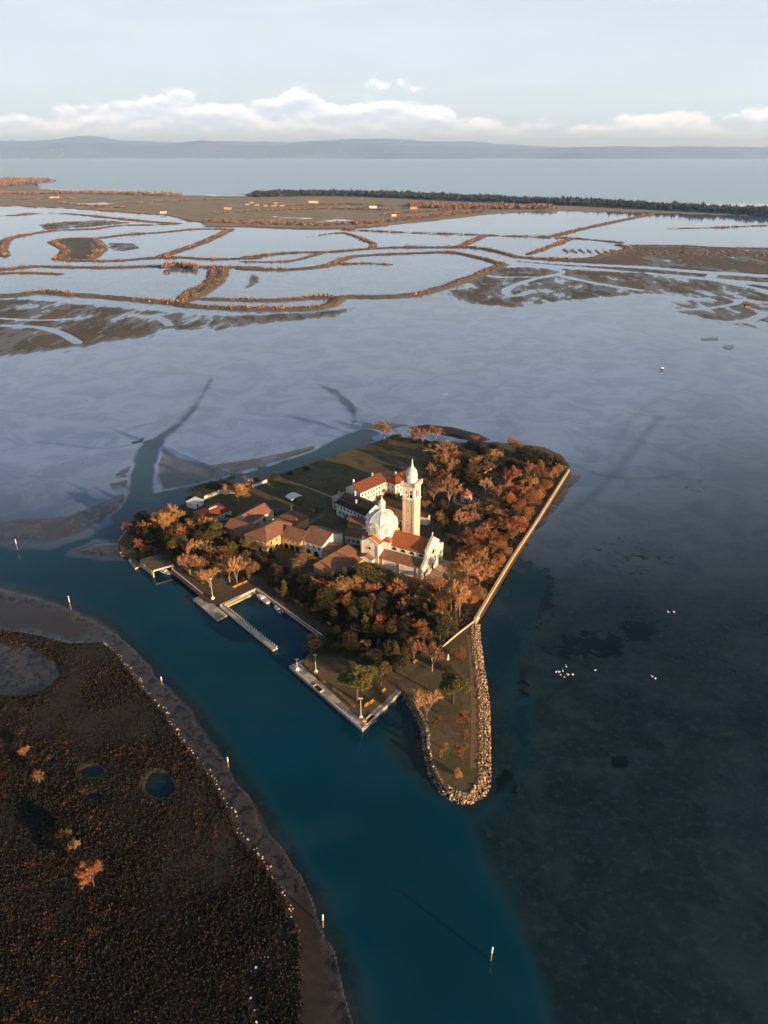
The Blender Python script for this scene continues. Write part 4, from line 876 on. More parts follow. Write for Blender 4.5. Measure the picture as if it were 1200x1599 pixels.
# ------------------------------------------------------------------ quays, jetty, boathouse
KZ = 1.35
def on_line(a, b, n): return [(a[0]+(b[0]-a[0])*(i+.5)/n, a[1]+(b[1]-a[1])*(i+.5)/n) for i in range(n)]
def strip(root, o, pts, wd, z0, z1, m, name, side=1):
    L = [Vector((*p, 0)) for p in pts]
    for a, b in zip(L[:-1], L[1:]):
        d = b-a; n_ = Vector((-d.y, d.x, 0)).normalized()*wd*side
        q = [(a-o)[:2], (b-o)[:2], (b+n_-o)[:2], (a+n_-o)[:2]]
        if side < 0: q = q[::-1]
        MB().prism(q, z0, z1).build(name, m, root)
def slabs(root, o, a, b, inner, size, z, m, name='slab', rows_=1):   # a..b outer edge, inner = vector to the inner edge
    d = b-a; n_ = max(1, int(d.length/size))
    for r_ in range(rows_):
        for i in range(n_):
            p, q = a+d*(i/n_)-o, a+d*((i+1)/n_)-o; g_ = d.normalized()*.03; i0, i1 = inner*(r_/rows_), inner*((r_+1)/rows_)-inner.normalized()*.05
            hh = rnd.uniform(.03, .06)
            MB().prism([(p+g_+i0)[:2], (q-g_+i0)[:2], (q-g_+i1)[:2], (p+g_+i1)[:2]], z+.003, z+hh).build(name, m, root)
# L-shaped landing platform
pc = P(566,1139,KZ); pl = P(452,1040,KZ); pr = P(628,1079,KZ); o_ = Vector((pc.x, pc.y, 0))
t = thing('landing_platform', 'L-shaped concrete landing platform below the pines', 'quay', (pc.x, pc.y, 0))
dl, dr_ = (pl-pc), (pr-pc); dl.z = dr_.z = 0; nl = Vector((dl.y, -dl.x, 0)).normalized(); nr2 = Vector((-dr_.y, dr_.x, 0)).normalized()
if nl.y < 0: nl = -nl
if nr2.y < 0: nr2 = -nr2
WL, WR = 6.4, 6.0
def corner(wl, wr):                     # point wl inside the left edge and wr inside the right edge
    M2 = np.array([[dl.normalized().x, -dr_.normalized().x], [dl.normalized().y, -dr_.normalized().y]])
    rhs = nr2*wr-nl*wl; s_ = np.linalg.solve(M2, [rhs.x, rhs.y]); return nl*wl+dl.normalized()*s_[0]
ci = corner(WL, WR); z3 = Vector((0, 0, 0))
left_poly = [z3, dl, dl+nl*WL, ci]; right_poly = [z3, ci, dr_+nr2*WR, dr_]
def ccw(poly): 
    q = [(p.x, p.y) for p in poly]; s_ = sum(a[0]*b[1]-b[0]*a[1] for a, b in zip(q, q[1:]+q[:1])); return q if s_ > 0 else q[::-1]
MB().prism(ccw(left_poly), -1.5, KZ).build('left_arm', M_conc, t); MB().prism(ccw(right_poly), -1.5, KZ-.004).build('right_arm', M_conc, t)
for dv, nv, Wv in ((dl, nl, WL), (dr_, nr2, WR)):
    u_ = dv.normalized(); k0 = corner(.55, .55); n_ = int(dv.length/2.6); nrow = 2
    for i in range(n_):
        for r_ in range(nrow):
            a0, a1 = .6+(Wv-.7)*r_/nrow, .6+(Wv-.7)*(r_+1)/nrow-.06
            s0, s1 = dv.length*i/n_+.04, dv.length*(i+1)/n_-.04
            if i*dv.length/n_ < (Wv if dv is dl else WL)-1.0 and dv is dr_: continue
            q = [u_*s0+nv*a0, u_*s1+nv*a0, u_*s1+nv*a1, u_*s0+nv*a1]
            MB().prism(ccw(q), KZ+.003, KZ+rnd.uniform(.03, .07)).build('slab', M_conc2 if rnd.random() < .3 else M_conc, t)
    for i in range(n_):
        q = [u_*(dv.length*i/n_+.03)-nv*.08, u_*(dv.length*(i+1)/n_-.03)-nv*.08, u_*(dv.length*(i+1)/n_-.03)+nv*.5, u_*(dv.length*i/n_+.03)+nv*.5]
        if i == 0 and dv is dr_: q = [v + u_*.5 if j in (0, 3) else v for j, v in enumerate(q)]
        MB().prism(ccw(q), KZ-.25, KZ+.13).build('kerb_stone', M_kerb, t)
for dv, nv, s0, ln in ((dl, nl, .60, 4.2), (dr_, nr2, .22, 5.0)):      # landing stairs: raised rim round a dark sheet painted as recess shade
    u_ = dv.normalized(); p = dv*s0
    q = lambda a, b, c_, d: ccw([p+u_*a+nv*c_, p+u_*b+nv*c_, p+u_*b+nv*d, p+u_*a+nv*d])
    MB().prism(q(-ln/2, ln/2, 1.5, 1.95), KZ, KZ+.42).build('stair_rim', M_kerb, t)
    for e in (-ln/2, ln/2): MB().prism(q(e-.22, e+.22, -.06, 1.49), KZ, KZ+.42).build('stair_rim', M_kerb, t)
    MB().prism(q(-ln/2+.24, ln/2-.24, .12, 1.48), KZ+.14, KZ+.17).build('stairwell', M_dark, t)
# quay edges: kerb along the promenade and the harbour basin
t = thing('quay_edge', 'pale stone kerb edging the promenade and little harbour', 'quay', (P(316,927,KZ).x, P(316,927,KZ).y, 0)); o_ = Vector((t.location.x, t.location.y, 0))
for a, b in (((269,889),(316,927)), ((344,945),(400,919)), ((400,919),(508,996))):
    a, b = P(*a, GZ), P(*b, GZ); d = b-a; n_ = Vector((-d.y, d.x, 0)).normalized()
    if n_.y < 0: n_ = -n_
    k = int(d.length/2.4)
    for i in range(k):
        p, q = a+d*(i/k)+d.normalized()*.03-o_, a+d*((i+1)/k)-d.normalized()*.03-o_
        MB().prism(ccw([p-n_*.15, q-n_*.15, q+n_*.5, p+n_*.5]), .9, GZ+.1+rnd.uniform(-.01,.02)).build('kerb_stone', M_kerb, t)
    MB().prism(ccw([a-n_*.06-o_, b-n_*.06-o_, b+n_*.02-o_, a+n_*.02-o_]), -1.4, .898).build('quay_face', M_wallst, t)
a, b = P(344,945,GZ), P(400,919,GZ); d = b-a; n_ = Vector((d.y, -d.x, 0)).normalized()
MB().prism(ccw([a+d*.04+n_*.1-o_, b-d*.06+n_*.1-o_, b-d*.06+n_*1.6-o_, a+d*.04+n_*1.6-o_]), -1.2, .55).build('landing_step', M_wallst, t)
# jetty: head and long pier with mooring posts
jp = [P(x, y, 1.1) for x, y in ((301,935.5),(340,968.5),(358,958),(316,928))]
t = thing('jetty_head', 'square weathered jetty head beside the promenade', 'jetty', (jp[0].x, jp[0].y, 0)); o_ = Vector((jp[0].x, jp[0].y, 0))
dj, wj = jp[1]-jp[0], jp[3]-jp[0]; dj.z = wj.z = 0
MB().prism(ccw([z3, dj, dj+wj, wj]), .45, 1.0).build('deck', M_conc2, t)
for i in range(8):
    for j in range(3):
        if (i, j) == (4, 0): continue
        a0, a1, b0, b1 = i/8+.004, (i+1)/8-.004, j/3+.008, (j+1)/3-.008
        MB().prism(ccw([dj*a0+wj*b0, dj*a1+wj*b0, dj*a1+wj*b1, dj*a0+wj*b1]), 1.003, 1.04+rnd.uniform(0, .03)).build('slab', M_conc2 if rnd.random() < .7 else M_conc, t)
for i in range(7):
    for j in (.06, .94):
        p = dj*(.03+i/6*.94)+wj*j; MB().tube((p.x, p.y, -1.5), (p.x, p.y, .46), .3, .3, 8).build('pile', M_wallst, t)
pa, pb = P(346,945,1.2), P(430,1013,1.2); d = pb-pa; d.z = 0; n_ = Vector((-d.y, d.x, 0)).normalized()
t = thing('pier', 'narrow concrete pier lined with short mooring posts', 'pier', (pa.x, pa.y, 0)); u_ = d.normalized()
MB().prism(ccw([-n_*1.15, d-n_*1.15, d+n_*1.15, -n_*0+n_*1.15]), .35, 1.15).build('deck', M_conc2, t)
k = int(d.length/2.8)
for i in range(k): MB().prism(ccw([d*(i/k)+u_*.03-n_*1.05, d*((i+1)/k)-u_*.03-n_*1.05, d*((i+1)/k)-u_*.03+n_*1.05, d*(i/k)+u_*.03+n_*1.05]), 1.153, 1.19+rnd.uniform(0, .03)).build('slab', M_conc2 if i % 3 else M_kerb, t)
for i in range(24):
    p = d*(.09+.9*i/23)+n_*1.0; MB().box(p.x-.13, p.x+.13, p.y-.13, p.y+.13, 1.1, 2.0).build('mooring_post', M_kerb, t)
for i in range(12):
    p = d*(.03+.94*i/11)
    for s_ in (-.8, .8): MB().tube((p+n_*s_)[:2]+(-1.5,), (p+n_*s_)[:2]+(.36,), .22, .22, 6).build('pile', M_wood, t)
# boathouse
hb = 3.9; bA, bB, bC = P(219,874,hb), P(238.7,889.8,hb), P(269,881,hb-.0); d1, d2 = bB-bA, bC-bB
t = thing('boathouse', 'flat-roofed open boathouse standing in the channel', 'boathouse', (bA.x, bA.y, 0)); D1, D2 = d1.copy(), d2.copy(); D1.z = D2.z = 0
MB().prism(ccw([-D1*.02-D2*.02, D1*1.03-D2*.02, D1*1.03+D2*1.02, -D1*.02+D2*1.02]), hb-.3, hb).build('roof', mat('felt_roof', (.105,.10,.075), (.075,.072,.058), .5, .95, .2, (.13,.115,.085), .2), t)
MB().prism(ccw([D1*1.035-D2*.02, D1*1.035+D2*1.02, D1*1.06+D2*1.02, D1*1.06-D2*.02]), hb-.75, hb+.06).build('fascia', M_stone, t)
for i in range(6):
    p = D1*(i/5*.98+.01)+D2*.01; MB().box(p.x-.25, p.x+.25, p.y-.25, p.y+.25, -1.5, hb-.3).build('column', M_stone, t)
for i in (0, 5):
    p = D1*(i/5*.98+.01)+D2*.98; MB().box(p.x-.3, p.x+.3, p.y-.3, p.y+.3, -1.5, hb-.3).build('column', M_stone, t)
MB().prism(ccw([D2*.0, D1*.97+D2*.0, D1*.97+D2*.03, D2*.03]), .3, 1.5).build('side_wall', M_ochre, t)
MB().prism(ccw([z3, D1*.03, D1*.03+D2, D2]), -1, hb-.31).build('back_wall', M_ochre, t)
MB().prism(ccw([D2*.97, D1*.8+D2*.97, D1*.8+D2, D2]), -1, hb-.31).build('side_wall', M_ochre, t)
def box_thing(name, label, cat, pts, z, m, m2):
    p = [P(x, y, z) for x, y in pts]; c_ = sum(p, Vector())/4; t = thing(name, label, cat, (c_.x, c_.y, 0)); q = [v-Vector((c_.x, c_.y, v.z)) for v in p]
    MB().prism(ccw(q), z-.75, z-.1).build('hull', m, t); MB().prism(ccw([v*.97 for v in q]), z-.098, z).build('deck', m2, t)
    MB().prism(ccw([q[0]*.9, q[0]*.9+(q[1]-q[0])*.25, q[0]*.9+(q[1]-q[0])*.25+(q[3]-q[0])*.3, q[0]*.9+(q[3]-q[0])*.3]), z+.002, z+.35).build('hatch', m, t)
box_thing('moored_barge', 'small flat barge moored beside the boathouse', 'barge', ((200,873.5),(211,887.5),(221,882),(209,870.5)), .9, M_stone, M_wood)
box_thing('stone_landing', 'little stone landing at the western tip of the island', 'landing', ((186,863),(191,868),(202,864),(196,859)), .9, M_wallst, M_conc)

# ------------------------------------------------------------------ boats
def hull_mesh(L, W, h, sheer=.25, t=.0):
    mb = MB(); st = np.linspace(0, 1, 9); ring = 7
    for s_ in st:
        w_ = W/2*(1-max(0, (s_-.45)/.55)**2.2)*(.92+.08*min(1, s_*4)); z = h+sheer*s_**2; keel = .15*h+.6*h*max(0, s_-.7)
        for a in np.linspace(-1, 1, ring):
            yy = w_*np.sign(a)*abs(a)**.7 if abs(a) < 1 else w_*a; zz = keel+(z-keel)*abs(a)**2.2; mb.v.append((s_*L-L*.5, yy, zz))
    for i in range(8):
        for j in range(ring-1):
            a = i*ring+j; mb.f.append((a, a+ring, a+ring+1, a+1))
    mb.f.append(tuple(range(ring))); return mb
def motor_boat(name, label, px, py, heading, L, W, kind):
    p = P(px, py, .4); t = thing(name, label, 'boat', (p.x, p.y, -.12), R(heading), 'boats in the island harbour')
    hull_mesh(L, W, .95).build('hull', M_gel, t, False)
    dk = MB(); n_ = 9; out = []
    for s_ in np.linspace(.02, .97, n_): out.append((s_*L-L/2, W/2*.93*(1-max(0, (s_-.45)/.55)**2.2), .9+.25*s_**2))
    dk.v = [(x, y, z) for x, y, z in out]+[(x, -y, z) for x, y, z in out]; dk.f = [(i, i+n_, i+n_+1, i+1) for i in range(n_-1)]; dk.build('deck', M_gel, t)
    if kind == 'cabin':
        MB().prism([(-L*.08, -W*.36), (L*.26, -W*.22), (L*.26, W*.22), (-L*.08, W*.36)], .93, 1.75).build('cabin', M_whitep, t)
        MB().prism([(-L*.06, -W*.375), (L*.2, -W*.265), (L*.275, -W*.1), (L*.275, W*.1), (L*.2, W*.265), (-L*.06, W*.375)], 1.25, 1.6).build('cabin_window', M_pane, t)
        MB().prism([(-L*.46, -W*.40), (-L*.10, -W*.42), (-L*.10, W*.42), (-L*.46, W*.40)], 1.02, 1.28).build('cockpit_cover', mat('grey_canvas', (.42,.44,.46), (.36,.38,.40), 2, .8), t)
        MB().box(L*.0, L*.16, -W*.12, W*.12, 1.752, 1.86).build('roof_hatch', M_whitep, t)
    else:
        MB().box(-L*.05, L*.08, -W*.2, W*.2, .9, 1.35).build('console', M_whitep, t)
        MB().prism([(L*.07, -W*.22), (L*.1, -W*.2), (L*.1, W*.2), (L*.07, W*.22)], 1.3, 1.65).build('windscreen', M_pane, t)
        MB().box(-L*.34, -L*.18, -W*.32, W*.32, .92, 1.15).build('seat', mat('dark_seat', (.05,.05,.06), rough=.7), t)
        MB().box(-L*.58, -L*.49, -W*.12, W*.12, .35, 1.4).build('outboard_motor', M_iron, t)
    for s_ in (-1, 1): MB().tube((L*.1, s_*W*.47, 1.0), (L*.38, s_*W*.26, 1.12), .03, .03, 5).build('rail', M_pole, t)
    return t
q = P(423,943)-P(398,925); motor_boat('cabin_cruiser', 'white cabin cruiser moored along the harbour quay', 410, 935.5, 180+math.degrees(math.atan2(q.y, q.x)), 9.4, 3.2, 'cabin')
q = P(441,958)-P(428,946); motor_boat('motor_boat', 'small open white motorboat moored behind the cabin cruiser', 434.5, 952.5, 180+math.degrees(math.atan2(q.y, q.x)), 6, 2.4, 'open')
q = P(266,896)-P(249,885); motor_boat('sheltered_boat', 'white boat lying under the boathouse roof', 258, 894, 200+math.degrees(math.atan2(q.y, q.x)), 7, 2.5, 'cabin')

# ------------------------------------------------------------------ benches, lamps, piles, cars
def make_bench():
    t = thing('bench', 'yellow slatted bench', 'bench')
    for i in range(4): MB().box(-1.2, 1.2, -.28+i*.15, -.16+i*.15, .42, .47).build('seat_slat', M_bench, t)
    for i in range(3): MB().box(-1.2, 1.2, .34+i*.03, .39+i*.03, .55+i*.15, .67+i*.15).build('back_slat', M_bench, t)
    for x in (-1.0, 1.0):
        MB().box(x-.05, x+.05, -.28, -.18, 0, .42).box(x-.05, x+.05, .26, .34, 0, .95).box(x-.05, x+.05, -.28, .34, .37, .42).build('leg', M_iron, t)
    return t
bproto = make_bench(); bfirst = [True]
def bench(px, py, ang, label, group, z=GZ+.02):
    b_ = bproto if bfirst[0] else copy_tree(bproto); bfirst[0] = False
    p = P(px, py, z); b_.location = (p.x, p.y, z); b_.rotation_euler = (0, 0, ang); b_['label'] = label; b_['group'] = group; return b_
OD = ['first', 'second', 'third', 'fourth', 'fifth']
def dirang(a, b): v = P(*b)-P(*a); return math.atan2(v.y, v.x)
aL = dirang((452,1040),(566,1140)); aR = dirang((566,1140),(628,1080))
for i, (x, y) in enumerate(((478.5,1040.5),(485,1046.5),(491.5,1052.5),(500.5,1060.5),(505.5,1065))): bench(x, y, aL, f'{OD[i]} yellow bench from the short platform mast along the channel', 'benches along the platform channel side', KZ+.07)
for i, (x, y) in enumerate(((550.5,1102.5),(544,1097),(537,1091),(530,1084.5),(522.5,1079))): bench(x, y, aL, f'{OD[i]} yellow bench from the platform corner mast under the pine', 'benches under the platform pine', KZ+.07)
for i, (x, y) in enumerate(((574,1103),(582,1098))): bench(x, y, aR, f'{OD[i]} yellow bench from the corner mast along the short platform arm', 'benches on the platform right arm', KZ+.07)
bench(600.5, 1080.5, aR, 'single yellow bench near the landward end of the platform arm', None, KZ+.07)
aQ = dirang((269,889),(316,927)); aB = dirang((344,945),(400,919)); aH = dirang((400,919),(508,996))
for i, (x, y) in enumerate(((290,890.5),(295.5,895),(302,900.5),(307.5,905))): bench(x, y, aQ, f'{OD[i]} yellow bench from the boathouse along the promenade', 'benches on the boathouse promenade')
bench(316, 911.5, aQ, 'lone yellow bench at the foot of the promenade mast', None)
for i, (x, y) in enumerate(((368.5,918),(376,914.5),(384,911))): bench(x, y, aB, f'{OD[i]} yellow bench from the jetty mast beside the harbour basin', 'benches beside the harbour basin')
for i, (x, y) in enumerate(((431,922),(436,926),(442,930.5))): bench(x, y, aH, f'{OD[i]} yellow bench from the basin corner under the cypresses', 'benches along the harbour walk')
for i, (x, y) in enumerate(((463,941),(470,947))): bench(x, y, aH, f'{OD[i]} yellow bench past the motorboat on the harbour walk', 'shaded benches on the harbour walk')
for i, (x, y) in enumerate(((526.5,981),(513,975))): bench(x, y, aH, f'{OD[i]} yellow bench from the inland end of the harbour walk', 'benches at the end of the harbour walk')
bench(649.5, 1035, aR, 'yellow bench beside the path to the point', None); bench(664, 1016.5, aR, 'yellow bench under the bare tree by the low wall', None)
def mast(px, py, ytop, label, z=GZ, lamp=True):
    p = P(px, py, z); h = height_of(px, py, ytop, z); t = thing('lamp_mast', label, 'lamp post', (p.x, p.y, z))
    MB().lathe([(.75,-.1),(.75,.75),(.5,1.05)], 6).build('base', M_whitep, t); MB().tube((0,0,.9), (0,0,h), .16, .10, 8).build('pole', M_pole, t)
    MB().box(-.5, .5, -.12, .12, h-.05, h+.1).build('crossbar', M_pole, t)
    for s_ in (-.5, .5): MB().lathe([(.06,h-.06),(.2,h-.2),(.16,h-.42)], 8, (s_, 0)).build('lamp_head', M_whitep, t)
mast(464.5, 1046, 1029, 'short mast on a white base at the platform end', KZ); mast(493.5, 1050, 1022, 'mast on a white block behind the platform benches', KZ)
mast(564, 1122, 1090, 'tall mast on a white base at the platform corner', KZ); mast(332.5, 935, 903, 'tall mast where the jetty meets the promenade')
MB_y = P(569.5, 1127, KZ); t = thing('bollard_box', 'low yellow box beside the platform corner mast', 'box', (MB_y.x, MB_y.y, KZ+.05)); MB().box(-.7,.7,-.5,.5,0,.8).build('body', M_bench, t); MB().box(-.75,.75,-.55,.55,.8,.88).build('lid', M_bench, t)
def pile(px, py, ytop, label, lean=0):
    p = P(px, py, 0); h = height_of(px, py, ytop, 0); t = thing('channel_marker', label, 'marker', (p.x, p.y, 0)); r_ = .18
    MB().tube((0,0,-1.5), (lean,0,h*.62), r_, r_*.95, 8).build('post', M_wood, t); MB().tube((lean,0,h*.62), (lean*1.4,0,h), r_*1.12, r_*1.0, 8).build('white_band', M_whitep, t)
    MB().lathe([(r_*1.3,h),(r_*1.3,h+.1),(.05,h+.45)], 8, (lean*1.4, 0)).build('cap', M_whitep, t)
pile(27.5, 858, 843, 'channel marker beside the upper mud bank'); pile(111, 952, 932, 'channel marker off the sandy spit'); pile(253.5, 1070, 1058, 'channel marker on the mud below the stone line')
pile(357, 1198, 1184, 'channel marker on the mud opposite the platform'); pile(504.5, 1448, 1430, 'channel marker on the mud bank of the lower channel', .1); pile(766.5, 1500, 1481, 'lone channel marker in the wide lower channel', .15)
def car(px, py, ang, m, label):
    p = P(px, py, GZ); t = thing('parked_car', label, 'car', (p.x, p.y, GZ), ang, 'cars parked by the barn')
    extr([(-2.1,.3),(2.1,.3),(2.15,.75),(1.2,.95),(-1.9,1.0),(-2.15,.7)], (0,-.85,0), (1,0,0), (0,-1,0), -1.7, 0).build('body', m, t)
    extr([(-1.7,1.0),(1.0,.98),(.35,1.48),(-1.3,1.5)], (0,-.75,0), (1,0,0), (0,-1,0), -1.5, 0).build('cabin', M_pane, t)
    MB().box(-1.25,.3,-.72,.72,1.47,1.53).build('car_roof', m, t)
    for x in (-1.35, 1.35):
        for y in (-.86, .86): MB().lathe([(.32,-.1),(.32,.1)], 12).xf(Matrix.Translation((x, y, .32)) @ Matrix.Rotation(math.pi/2, 4, 'X')).build('wheel', M_iron, t)
car(356, 808, R(25), mat('dark_car_paint', (.03,.035,.045), rough=.3, spec=.5), 'dark car parked between red-roofed house and barn'); car(350, 812, R(30), mat('pale_car_paint', (.55,.55,.55), rough=.3, spec=.5), 'pale car parked between red-roofed house and barn')
p = P(432, 799, GZ); t = thing('tarp_stack', 'blue tarpaulin heap at the end of the white barn', 'tarpaulin', (p.x, p.y, GZ), .6); MB().prism([(-2,-1.2),(2,-1.4),(2.2,1.1),(-1.8,1.3)], -.1, 1.3).build('load', M_wood, t); MB().slab([(-2.2,-1.5,1.35),(2.3,-1.6,1.5),(2.4,1.3,1.55),(-2.1,1.5,1.4)], .1).build('sheet', M_blue, t)
p = P(700, 1030, GZ); t = thing('shrine', 'small white shrine on the grassy point', 'shrine', (p.x, p.y, GZ)); MB().box(-.5,.5,-.4,.4,0,.9).build('plinth', M_stone, t); MB().lathe([(.32,.9),(.3,1.6),(.2,2.0),(.22,2.2),(.02,2.5)], 10).build('statue', M_whitep, t)
# little work hut and boat out on the lagoon
p = P(1166.5, 480.5, 0); t = thing('fishing_hut', 'dark fishing hut on the far tidal creek', 'hut', (p.x, p.y, .2)); MB().box(-3,3,-2.2,2.2,-.5,3).build('wall', M_wood, t); roof_parts(6,4.4,3,4.4,'gx',.5).xf(Matrix.Translation((-3,-2.2,0))).build('roof', M_roof_dark, t); window(t, (0,-2.2,.1), (1,0,0), (0,-1,0), 1, 2, False, None, M_dark, 'door')
p = P(1034, 578, 0); t = thing('lagoon_marker', 'solitary white-topped marker hut on the open lagoon', 'marker', (p.x, p.y, 0)); MB().box(-.9,.9,-.9,.9,-1,1.8).build('post', M_iron, t); MB().box(-1.2,1.2,-1.2,1.2,1.8,2.6).build('top', M_whitep, t)
# swans feeding on the flats
def swan():
    t = thing('swan', 'white swan', 'bird'); b_ = MB()
    prof = [(.02,-.5),(.18,-.4),(.28,-.15),(.27,.1),(.16,.35),(.05,.45)]
    b_.lathe(prof, 10).xf(Matrix.Translation((0,0,.16)) @ Matrix.Rotation(math.pi/2, 4, 'Y'))
    pts_ = [(.36,0,.2,.08),(.5,0,.42,.06),(.46,0,.68,.05),(.52,0,.86,.05),(.62,0,.86,.07),(.7,0,.83,.05)]
    for a, c_ in zip(pts_[:-1], pts_[1:]): b_.tube(a[:3], c_[:3], a[3], c_[3], 6)
    b_.build('body', M_whitep, t, True); MB().tube((.7,0,.83), (.8,0,.8), .035, .01, 5).build('beak', mat('orange_beak', (.6,.2,.03)), t); return t
sp_ = swan(); f1 = True
for i, (x, y) in enumerate([(869,1049.7),(874,1049.7),(879.3,1048.2),(884.5,1041.5),(875.6,1054.5),(887.4,1053.8),(895,1053.8),(881.6,1057.7),(929.6,1047),(1019,1057),(1024,1060),(1044,956),(1053,956),(694,616),(698,615.5)]):
    s_ = sp_ if f1 else copy_tree(sp_); f1 = False; p = P(x, y, 0); s_.location = (p.x, p.y, 0); s_.rotation_euler = (0, 0, rnd.random()*6.28); k = .9
    s_.scale = (k, k, k); gname = 'swans feeding by the dark weed bed' if i < 9 else 'swans out on the open flats'
    s_['label'] = 'white swan in the flock beside the dark weed bed' if i < 9 else 'white swan feeding on the open flats'; s_['group'] = gname

# ------------------------------------------------------------------ stones
def rock_mesh(seed):
    r = random.Random(seed); bm = bmesh.new(); bmesh.ops.create_icosphere(bm, subdivisions=1, radius=.5)
    sx, sy, sz = r.uniform(.8,1.25), r.uniform(.8,1.25), r.uniform(.55,.9)
    for v in bm.verts: k = r.uniform(.72, 1.15); v.co = Vector((v.co.x*sx*k, v.co.y*sy*k, v.co.z*sz*k))
    me = bpy.data.meshes.new('rock'); bm.to_mesh(me); bm.free(); me.materials.append(M_rock); return me
ROCKS = [rock_mesh(i) for i in range(8)]
RV = [(np.array([v.co[:] for v in m.vertices]), np.array([p.vertices[:] for p in m.polygons])) for m in ROCKS]
def rock_field(root, o, items, nbig):
    items = sorted(items, key=lambda q: -q[3]); r = random.Random(2); V = []; T = []; off = 0
    for i, (x, y, z, s_) in enumerate(items):
        if i < nbig:
            ob = link('rock', ROCKS[i % 8], root); ob.location = (x-o[0], y-o[1], z-o[2]); ob.scale = (s_, s_, s_); ob.rotation_euler = (r.random()*.6, r.random()*.6, r.random()*6.28)
        else:
            v, f = RV[i % 8]; a = r.random()*6.28; c_, s2 = math.cos(a), math.sin(a)
            V.append((v*s_) @ np.array([[c_,s2,0],[-s2,c_,0],[0,0,1]])+np.array([x-o[0], y-o[1], z-o[2]])); T.append(f+off); off += len(v)
    if V:
        ob = link('rubble', np_mesh('rubble', np.concatenate(V), np.concatenate(T), M_rock), root); ob['kind'] = 'stuff'
band = smooth_line([(742,973),(745,1010),(752,1060),(756.5,1100),(757,1150),(757.5,1196),(753,1230),(735,1246),(712,1243),(690,1227),(675,1202),(667,1170),(663,1140),(651,1112),(633,1085)], 6)
BL = PP(band, 1.0); items = []
cum = np.concatenate([[0], np.cumsum(np.hypot(*(BL[1:]-BL[:-1]).T))])
for i in range(3800):
    s_ = rnd.random()*cum[-1]; j = min(np.searchsorted(cum, s_)-1, len(BL)-2) if s_ > 0 else 0; a, b = BL[j], BL[j+1]; f = (s_-cum[j])/(cum[j+1]-cum[j]+1e-6)
    fr = s_/cum[-1]; hw = 2.05 if fr < .62 else (1.2 if fr > .7 else 1.6)
    d = (b-a)/np.hypot(*(b-a)); n_ = np.array([-d[1], d[0]]); k = rnd.uniform(-1, 1); p = a+(b-a)*f+n_*hw*k     # k>0 is outside
    z = 1.45-1.5*max(0, (k+.35)/1.35)**.8
    if fr > .68 and rnd.random() < .25: continue
    items.append((p[0], p[1], z+rnd.uniform(-.1, .2), rnd.uniform(.28, .62)*(1.7 if rnd.random() < .08 else 1)))
t = thing('rock_revetment', 'band of pale boulders armouring the grassy point', 'revetment', (BL[0][0], BL[0][1], 0)); rock_field(t, (BL[0][0], BL[0][1], 0), items, 280)
BL = PP(SLN, .3); items = []
for a, b in zip(BL[:-1], BL[1:]):
    ln = np.hypot(*(b-a))
    for i in range(max(1, int(ln*2.0))):
        if rnd.random() < .5: continue
        f = rnd.random(); items.append((*(a+(b-a)*f+rng.normal(size=2)*.45), (.35 if a[1] > 118 else .75)+rnd.uniform(-.1,.25), rnd.uniform(.28,.75)))
t = thing('stone_line', 'broken line of pale stones along the marsh edge', 'stones', (BL[0][0], BL[0][1], 0)); rock_field(t, (BL[0][0], BL[0][1], 0), items, 280)
items = []
for x, y, n_, sp in ((322,1300,3,2),(345,1325,4,1.5),(352,1392,7,2.2),(362,1435,6,2),(340,1310,3,3)):
    c_ = P(x, y, .5)
    for i in range(n_): items.append((c_.x+rnd.gauss(0, sp*.5), c_.y+rnd.gauss(0, sp), .6, rnd.uniform(.35,.7)))
for i in range(40): 
    x = rnd.uniform(186, 204); c_ = P(x, 846-(x-186)*1.25+rnd.uniform(-3,3), .3); items.append((c_.x, c_.y, .6, rnd.uniform(.6,1.2)))
t = thing('scattered_stones', 'grey stones strewn in the marsh and western shore', 'stones', (items[0][0], items[0][1], 0)); rock_field(t, (items[0][0], items[0][1], 0), items, 70)

